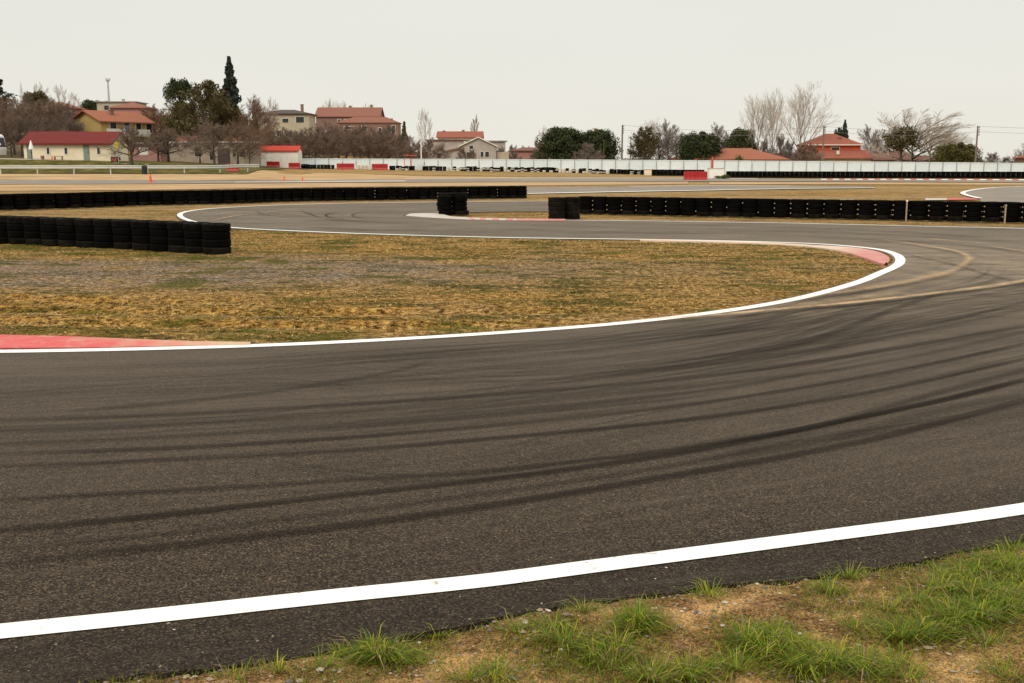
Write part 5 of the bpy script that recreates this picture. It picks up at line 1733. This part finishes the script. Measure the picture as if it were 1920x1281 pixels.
proto('sweep', TB, CB, M['bark'], M['twig_pale'])
TB, CB = bare(75, 10, .12, 11, .42, .16, n2=7, n3=7, n4=6, thick=.7, ang=(16, 46), tip=.010)
proto('sparse', TB, CB, M['bark_pale'], M['twig_pale'])
TB, CB = bare(81, 5, .24, 12, .52, .05, n2=8, n3=7, n4=7, thick=2.2, tip=.009)
proto('gnarled', TB, CB, M['bark'], M['twig'])
TB, CB = bare(91, 12, .08, 34, .20, .45, n2=7, n3=6, n4=5, thick=.7, ang=(8, 24), tip=.016)
proto('poplar', TB, CB, M['bark_pale'], M['twig_pale'])
TB, CB = bare(95, 3.2, .05, 16, .55, .10, n2=7, n3=7, n4=6, thick=.9, tip=.010)
proto('shrub', TB, CB, M['bark'], M['twig'])
PROTO['shrub_grey'] = (PROTO['shrub'][0], (lambda me: (me.materials.clear(), me.materials.append(M['twig_grey']), me)[2])(PROTO['shrub'][1].copy()), *PROTO['shrub'][2:])

def leafy(seed, Hh, env, lobes, nleaf, size, trunk_r=.2, limbs=True, lf=None, rag=None):
    """env(t) -> radius of the crown at relative height t; leaf clumps in lobes through the volume"""
    rr = random.Random(seed); TB = MB(); CB = MB()
    TB.tube([(0, 0, -.3), (rr.gauss(0, .15), rr.gauss(0, .15), Hh * .45), (0, 0, Hh * .85)], [trunk_r * 1.3, trunk_r, trunk_r * .3], 7, cap=False)
    for k in range(lobes):
        t_ = (k + rr.random()) / lobes
        z0, rad = env(t_)
        if rag: rad *= rr.choice((.75, .9, 1, 1, rag)); z0 *= rr.uniform(.93, 1.05)
        if lf is not None: rad *= rr.choice((.8, 1, 1, 1.3))
        az = k * 2.4 + rr.uniform(-.5, .5); q = rad * math.sqrt(rr.uniform(.15, 1.0))
        c = Vector((q * math.cos(az), q * math.sin(az), z0))
        lr = rr.uniform(.22, .42) * max(rad, .35 * Hh * .2) + .12 if lf is None else rr.uniform(.75, 1.3) * lf * rad + .10
        if limbs:
            TB.tube([(0, 0, max(.2, z0 - q * .6)), tuple(c * .5 + Vector((0, 0, (z0 - q * .4) * .5))), tuple(c)], [trunk_r * .35, trunk_r * .22, trunk_r * .1], 4, cap=False)
        for _ in range(nleaf):
            d = Vector((rr.gauss(0, 1), rr.gauss(0, 1), rr.gauss(0, .75)))
            d.normalize()
            p = c + d * lr * (rr.random() ** .4) * Vector((1, 1, .8)).length / 1.6
            n = (d + Vector((rr.gauss(0, .6), rr.gauss(0, .6), rr.gauss(0, .6)))).normalized()
            u = n.cross(Vector((0, 0, 1)))
            if u.length < .1: u = Vector((1, 0, 0))
            u.normalize(); v_ = n.cross(u)
            a = rr.random() * 3.14; s = size * rr.uniform(.5, 1.3)
            uu = (u * math.cos(a) + v_ * math.sin(a)) * s; vv = (v_ * math.cos(a) - u * math.sin(a)) * s * .55
            CB.add([tuple(p - uu), tuple(p + vv * .9 - uu * .1), tuple(p + uu), tuple(p - vv)], [(0, 1, 2, 3)])
    return TB, CB
def dome_env(Hh, W_):
    def e(t):
        z = Hh * (.22 + .72 * t); r = W_ / 2 * math.sqrt(max(.03, 1 - ((t - .38) / .66) ** 2)) * .86
        return z, r
    return e
def cone_env(Hh, W_, base=.06, p=1.0):
    def e(t):
        return Hh * (base + (.97 - base) * t), max(.04, W_ / 2 * (1 - t) ** p)
    return e
for s in range(2):
    TB, CB = leafy(100 + s, 7, dome_env(7, 8), 70, 210, .19, .25, True, None, 1.16)
    proto('dome%d' % s, TB, CB, M['bark'], M['pine'])
    for nm, mm in (('olive', M['pine_olive']), ('browndome', M['brown_leaf'])):
        me = PROTO['dome%d' % s][1].copy(); me.materials.clear(); me.materials.append(mm)
        PROTO[nm + str(s)] = (PROTO['dome%d' % s][0], me, *PROTO['dome%d' % s][2:])
TB, CB = leafy(111, 16, cone_env(16, 5.0, .05, .8), 150, 110, .26, .25, True, .34); proto('spruce', TB, CB, M['bark'], M['pine_blue'])
TB, CB = leafy(112, 8, cone_env(8, 3.4, .05, .9), 60, 90, .18, .15, True, .36); proto('conifer', TB, CB, M['bark'], M['pine_olive'])
TB, CB = leafy(113, 9, lambda t: (9 * (.35 + .6 * t), 1.3 * (1.05 - t) ** .7), 46, 100, .17, .15, True, .42); proto('cypress', TB, CB, M['bark'], M['pine_blue'])
TB, CB = leafy(114, 14, cone_env(14, 9, .18, .85), 62, 130, .22, .3, True, .30)
proto('cedar', TB, CB, M['bark'], M['pine_blue'])
TB, CB = leafy(115, 10, lambda t: (10 * (.78 + .17 * t), 3.3 * (1 - .5 * t)), 28, 220, .17, .22, True, .30); proto('umbrella', TB, CB, M['bark'], M['pine'])
TB, CB = leafy(116, 1.2, dome_env(1.2, 1.7), 18, 60, .09, .03, False); proto('bush', TB, CB, M['bark'], M['bush'])
TB, CB = leafy(117, 5, lambda t: (5 * (.55 + .38 * t), 2.0 * (1 - .55 * abs(t - .4))), 24, 110, .15, .14, True, .34); proto('cloudpine', TB, CB, M['bark'], M['brown_leaf'])

TB, CB = bare(47, 10, .2, 16, .42, .12, n2=9, n3=9, n4=9, tip=.020)
_, CL = leafy(118, 9.8, dome_env(9.8, 8.4), 64, 48, .19, .2, False, .22)
CB.add(CL.v, CL.f, 1)
proto('twiggy', TB, CB, M['bark'], [M['twig_olive'], M['brown_leaf']])
rtree = random.Random(17)
def tree(kind, px, ytop, wpx, Y, label, group=None, name='bare_tree', rz=None, cat='tree'):
    TM, CM, w1, h1 = PROTO[kind]
    X = xs(px, Y); zb = T(X, Y)
    h = zt(ytop, Y, px) - zb
    w_ = wpx * Y / F
    t = thing(name, label, cat, (X, Y, zb), rtree.random() * 6.28 if rz is None else rz, group)
    sx = w_ / w1 * (1.18 if name == 'bare_tree' else 1.0); sz = h / h1
    t.scale = (sx, sx, sz)
    link('trunk', TM, t); link('crown', CM, t)
    return t
def T_(kind, lst, label, group, name='bare_tree'):
    for i, (px, yt, wd, Y) in enumerate(lst):
        k = kind if isinstance(kind, str) and not kind.endswith('*') else kind[:-1] + str(i % 3)
        tree(k, px, yt, wd, Y, label, group, name)

# left
tree('cedar', -4, 134, 125, 175, 'dark green cedar cut by the left edge of the photo', name='cedar_tree')
T_('round*', [(8, 180, 76, 158), (42, 184, 72, 150), (78, 187, 66, 156), (112, 190, 62, 162), (22, 208, 62, 145), (62, 214, 64, 146), (96, 216, 58, 149), (132, 212, 56, 158), (28, 183, 70, 165), (95, 184, 70, 168), (125, 194, 60, 168), (150, 226, 46, 160), (138, 192, 60, 190), (108, 182, 64, 200), (66, 180, 64, 200)],
   'brown bare tree in the thicket left of the yellow house', 'bare trees left of the yellow house')
tree('browndome0', 75, 172, 52, 270, 'olive brown dome shaped tree rising over the thicket at the left', name='dome_tree')
T_('sparse', [(86, 155, 46, 290), (122, 158, 40, 290), (146, 172, 36, 290)], 'pale thin bare tree showing above the dull red roof at the left', 'thin bare trees on the hill')
tree('dome0', 178, 188, 42, 300, 'dark evergreen between the dull red roof and the orange roof', name='evergreen_tree')
tree('gnarled', 247, 232, 66, 129, 'dark gnarled bare tree at the right corner of the cream building')
T_('rust*', [(285, 195, 70, 215), (322, 194, 64, 212), (305, 206, 74, 200), (288, 214, 60, 190), (330, 212, 64, 188)], 'rusty brown bare tree between the orange roof and the umbrella pine', 'rusty bare trees')
T_('gnarled', [(297, 248, 50, 150), (316, 238, 56, 152)], 'gnarled bare tree before the pink shed and stone building', 'gnarled bare trees by the stone building')
tree('umbrella', 345, 148, 56, 180, 'dark umbrella pine leaning over the big brown green tree', name='umbrella_pine')
tree('twiggy', 393, 153, 112, 176, 'large brown green leafy tree right of the umbrella pine', name='leafy_tree')
tree('olive0', 352, 192, 54, 178, 'low olive green tree under the umbrella pine', name='leafy_tree')
tree('spruce', 437, 107, 46, 200, 'tall dark spruce, the highest tree in the photo', name='spruce_tree')
tree('round1', 402, 222, 92, 150, 'bare dark trunked tree before the stone building')
tree('rust2', 430, 208, 64, 178, 'rusty bare tree between the big leafy tree and the spruce')
tree('round0', 375, 232, 70, 158, 'bare brown tree before the umbrella pine')
tree('round2', 446, 228, 60, 162, 'bare brown tree left of the white cabin and behind the stone building')
tree('rust0', 462, 204, 60, 172, 'rusty bare tree at the foot of the tall spruce')
tree('round2', 485, 180, 62, 195, 'bare brown tree right of the tall spruce')
tree('sparse', 508, 182, 44, 215, 'thin pale bare tree left of the cream two storey house')
tree('conifer', 480, 188, 26, 200, 'small dark conifer within the bare trees right of the spruce', name='conifer_tree')
tree('rust1', 468, 236, 50, 166, 'bare tree standing left of the white cabin')
T_('round*', [(512, 242, 56, 215), (540, 236, 56, 220), (568, 240, 60, 218), (592, 232, 60, 222), (622, 226, 64, 226), (650, 234, 58, 218), (676, 230, 60, 224), (704, 236, 56, 219), (728, 232, 52, 224), (748, 250, 40, 218),
               (580, 250, 60, 210), (635, 248, 64, 211), (690, 250, 64, 210), (730, 254, 52, 212), (530, 252, 58, 208), (608, 244, 60, 214), (664, 242, 60, 213), (715, 246, 60, 213), (556, 246, 60, 212), (505, 256, 50, 206)],
   'brown bare tree in the thicket before the big red roofed house', 'bare trees of the middle thicket')
T_('sparse', [(618, 186, 56, 310), (650, 190, 50, 315), (690, 194, 44, 315)], 'thin bare tree rising behind the big red roof', 'thin trees behind the big house')
tree('conifer', 759, 228, 26, 228, 'small pointed dark conifer right of the big house', name='conifer_tree')
tree('round0', 768, 250, 40, 225, 'brown bare tree at the foot of the small pointed conifer')
tree('sparse', 797, 203, 44, 236, 'tall thin bare tree just behind the lamp post')
T_('round*', [(808, 258, 40, 222), (828, 266, 34, 224), (785, 262, 36, 220)], 'low brown bare tree right of the lamp post', 'low bare trees by the lamp post')
tree('poplar', 890, 216, 19, 335, 'slim pale poplar rising behind the white house', name='poplar_tree')
T_('shrub', [(868, 276, 26, 225), (884, 280, 24, 224)], 'grey green shrub before the grey gabled house', 'shrubs before the gabled house', 'shrub')
T_('shrub_grey', [(940, 276, 34, 248), (962, 272, 34, 262), (985, 274, 34, 268), (1008, 262, 34, 262), (965, 284, 36, 240), (1005, 280, 30, 238)], 'low grey brown bush between the gabled house and the dark pines', 'low bushes over the fence', 'shrub')
tree('sparse', 1018, 236, 28, 270, 'thin bare tree at the left edge of the left dark pine')
tree('dome0', 1054, 239, 76, 222, 'left of the two big dark rounded pines over the fence', name='round_pine')
tree('dome1', 1122, 243, 64, 226, 'right of the two big dark rounded pines over the fence', name='round_pine')
tree('shrub_grey', 1102, 268, 58, 212, 'pale brown bare bush before the two dark pines', name='shrub', cat='shrub')
tree('shrub_grey', 1148, 266, 26, 240, 'pale bare bush between the right dark pine and the power pole', name='shrub', cat='shrub')
tree('twiggy', 1210, 238, 52, 232, 'brownish rounded tree right of the brown power pole', name='leafy_tree')
T_('vase0', [(1216, 222, 44, 245)], 'thin bare tree behind the brownish rounded tree', 'pale trees')
T_('grey*', [(1252, 224, 58, 242), (1268, 236, 50, 246), (1235, 250, 46, 238), (1196, 262, 40, 236)], 'greyish bare tree between the power pole and the dark evergreen', 'greyish bare trees')
tree('dome1', 1311, 248, 74, 217, 'dark evergreen over the left end of the wide orange roof', name='evergreen_tree')
T_('grey*', [(1342, 230, 62, 246), (1365, 244, 40, 248)], 'greyish bare tree between the two evergreens over the orange roof', 'greyish bare trees over the orange roof')
tree('dome0', 1391, 242, 56, 240, 'dark bushy evergreen behind the ridge of the wide orange roof', name='evergreen_tree')
tree('vase0', 1420, 170, 58, 238, 'tall pale bare tree, leftmost of the three tall ones at the right', rz=2.9)
tree('vase1', 1447, 164, 46, 240, 'tall slim pale bare tree, middle of the three tall ones', rz=2)
tree('vase1', 1501, 154, 88, 232, 'tallest wide pale bare tree left of the red house', rz=.9)
T_('shrub_grey', [(1462, 252, 44, 236), (1480, 262, 40, 232), (1432, 262, 40, 240)], 'greyish bush at the feet of the tall pale trees', 'bushes under the tall trees', 'shrub')
T_('shrub', [(1505, 272, 48, 212), (1525, 268, 40, 214)], 'dark brown bush left of the two storey red house', 'dark bushes by the red house', 'shrub')
tree('bush', 1385, 290, 18, 212, 'small olive bush before the wide orange roof', name='bush', cat='bush')
tree('spruce', 1581, 225, 22, 262, 'dark pointed cypress behind the red house roof', name='cypress_tree')
tree('dome1', 1573, 240, 26, 264, 'small dark evergreen left of the pointed cypress', name='evergreen_tree')
T_('grey*', [(1630, 234, 62, 240), (1652, 242, 50, 244)], 'grey bare tree right of the two storey red house', 'bare trees right of the red house')
tree('sweep', 1706, 203, 150, 220, 'wide bare tree with swept pale branches at the right', rz=0)
tree('sweep', 1742, 222, 90, 226, 'smaller swept bare tree behind the wide one at the right', rz=.2)
tree('cloudpine', 1690, 236, 62, 214, 'dark pine with flat cloud like crown before the wide swept tree', name='pine_tree')
tree('olive1', 1793, 268, 72, 201, 'low dark green pine beside the right power pole', name='round_pine')
T_('shrub_grey', [(1858, 286, 42, 232), (1885, 294, 36, 240), (1905, 296, 30, 240), (1838, 292, 26, 225)], 'small greyish bush over the fence at the far right', 'small bushes at the far right', 'shrub')
tree('grey0', 1926, 262, 40, 235, 'thin bare tree cut by the right edge of the photo')
# green bushes by the white block
for px, w_, yt, Y, lab in ((1352, 24, 329, 121, 'flat green bush at the foot of the white block'), (1362, 15, 327, 120, 'taller green bush right of the white block')):
    tree('bush', px, yt, w_, Y, lab, name='bush', cat='bush')
# hedge of distant trees closing the horizon on the right and left
rh_ = random.Random(33)
def far_hedge(name, x0, x1, Y, h, label, m):
    mb = MB(); n = int((x1 - x0) / .9)
    for i in range(n):
        x = x0 + (x1 - x0) * i / n
        hh = h * (.55 + .45 * (noise.noise((x * .05, Y, 0)) + .5) + .25 * noise.noise((x * .3, Y, 3)))
        for k in range(26):
            p = Vector((x + rh_.gauss(0, .7), Y + rh_.gauss(0, 2), T(x, Y) + hh * rh_.random() ** .8))
            s = rh_.uniform(.25, .6); a = rh_.random() * 3.14
            d = Vector((math.cos(a), rh_.gauss(0, .5), math.sin(a))) * s; e = Vector((-math.sin(a), rh_.gauss(0, .5), math.cos(a))) * s * .5
            mb.add([tuple(p - d), tuple(p - e), tuple(p + d), tuple(p + e)], [(0, 1, 2, 3)])
    o = mb.build(name, m)
    tag(o, label, 'woods', None, 'stuff')
far_hedge('distant_woods', -130, 420, 420, 3.6, 'low grey brown woodland closing the horizon beyond the houses', M['twig_grey'])
far_hedge('hillside_woods', -190, -60, 330, 5.0, 'brown bare woodland on the hill behind the left houses', M['twig'])
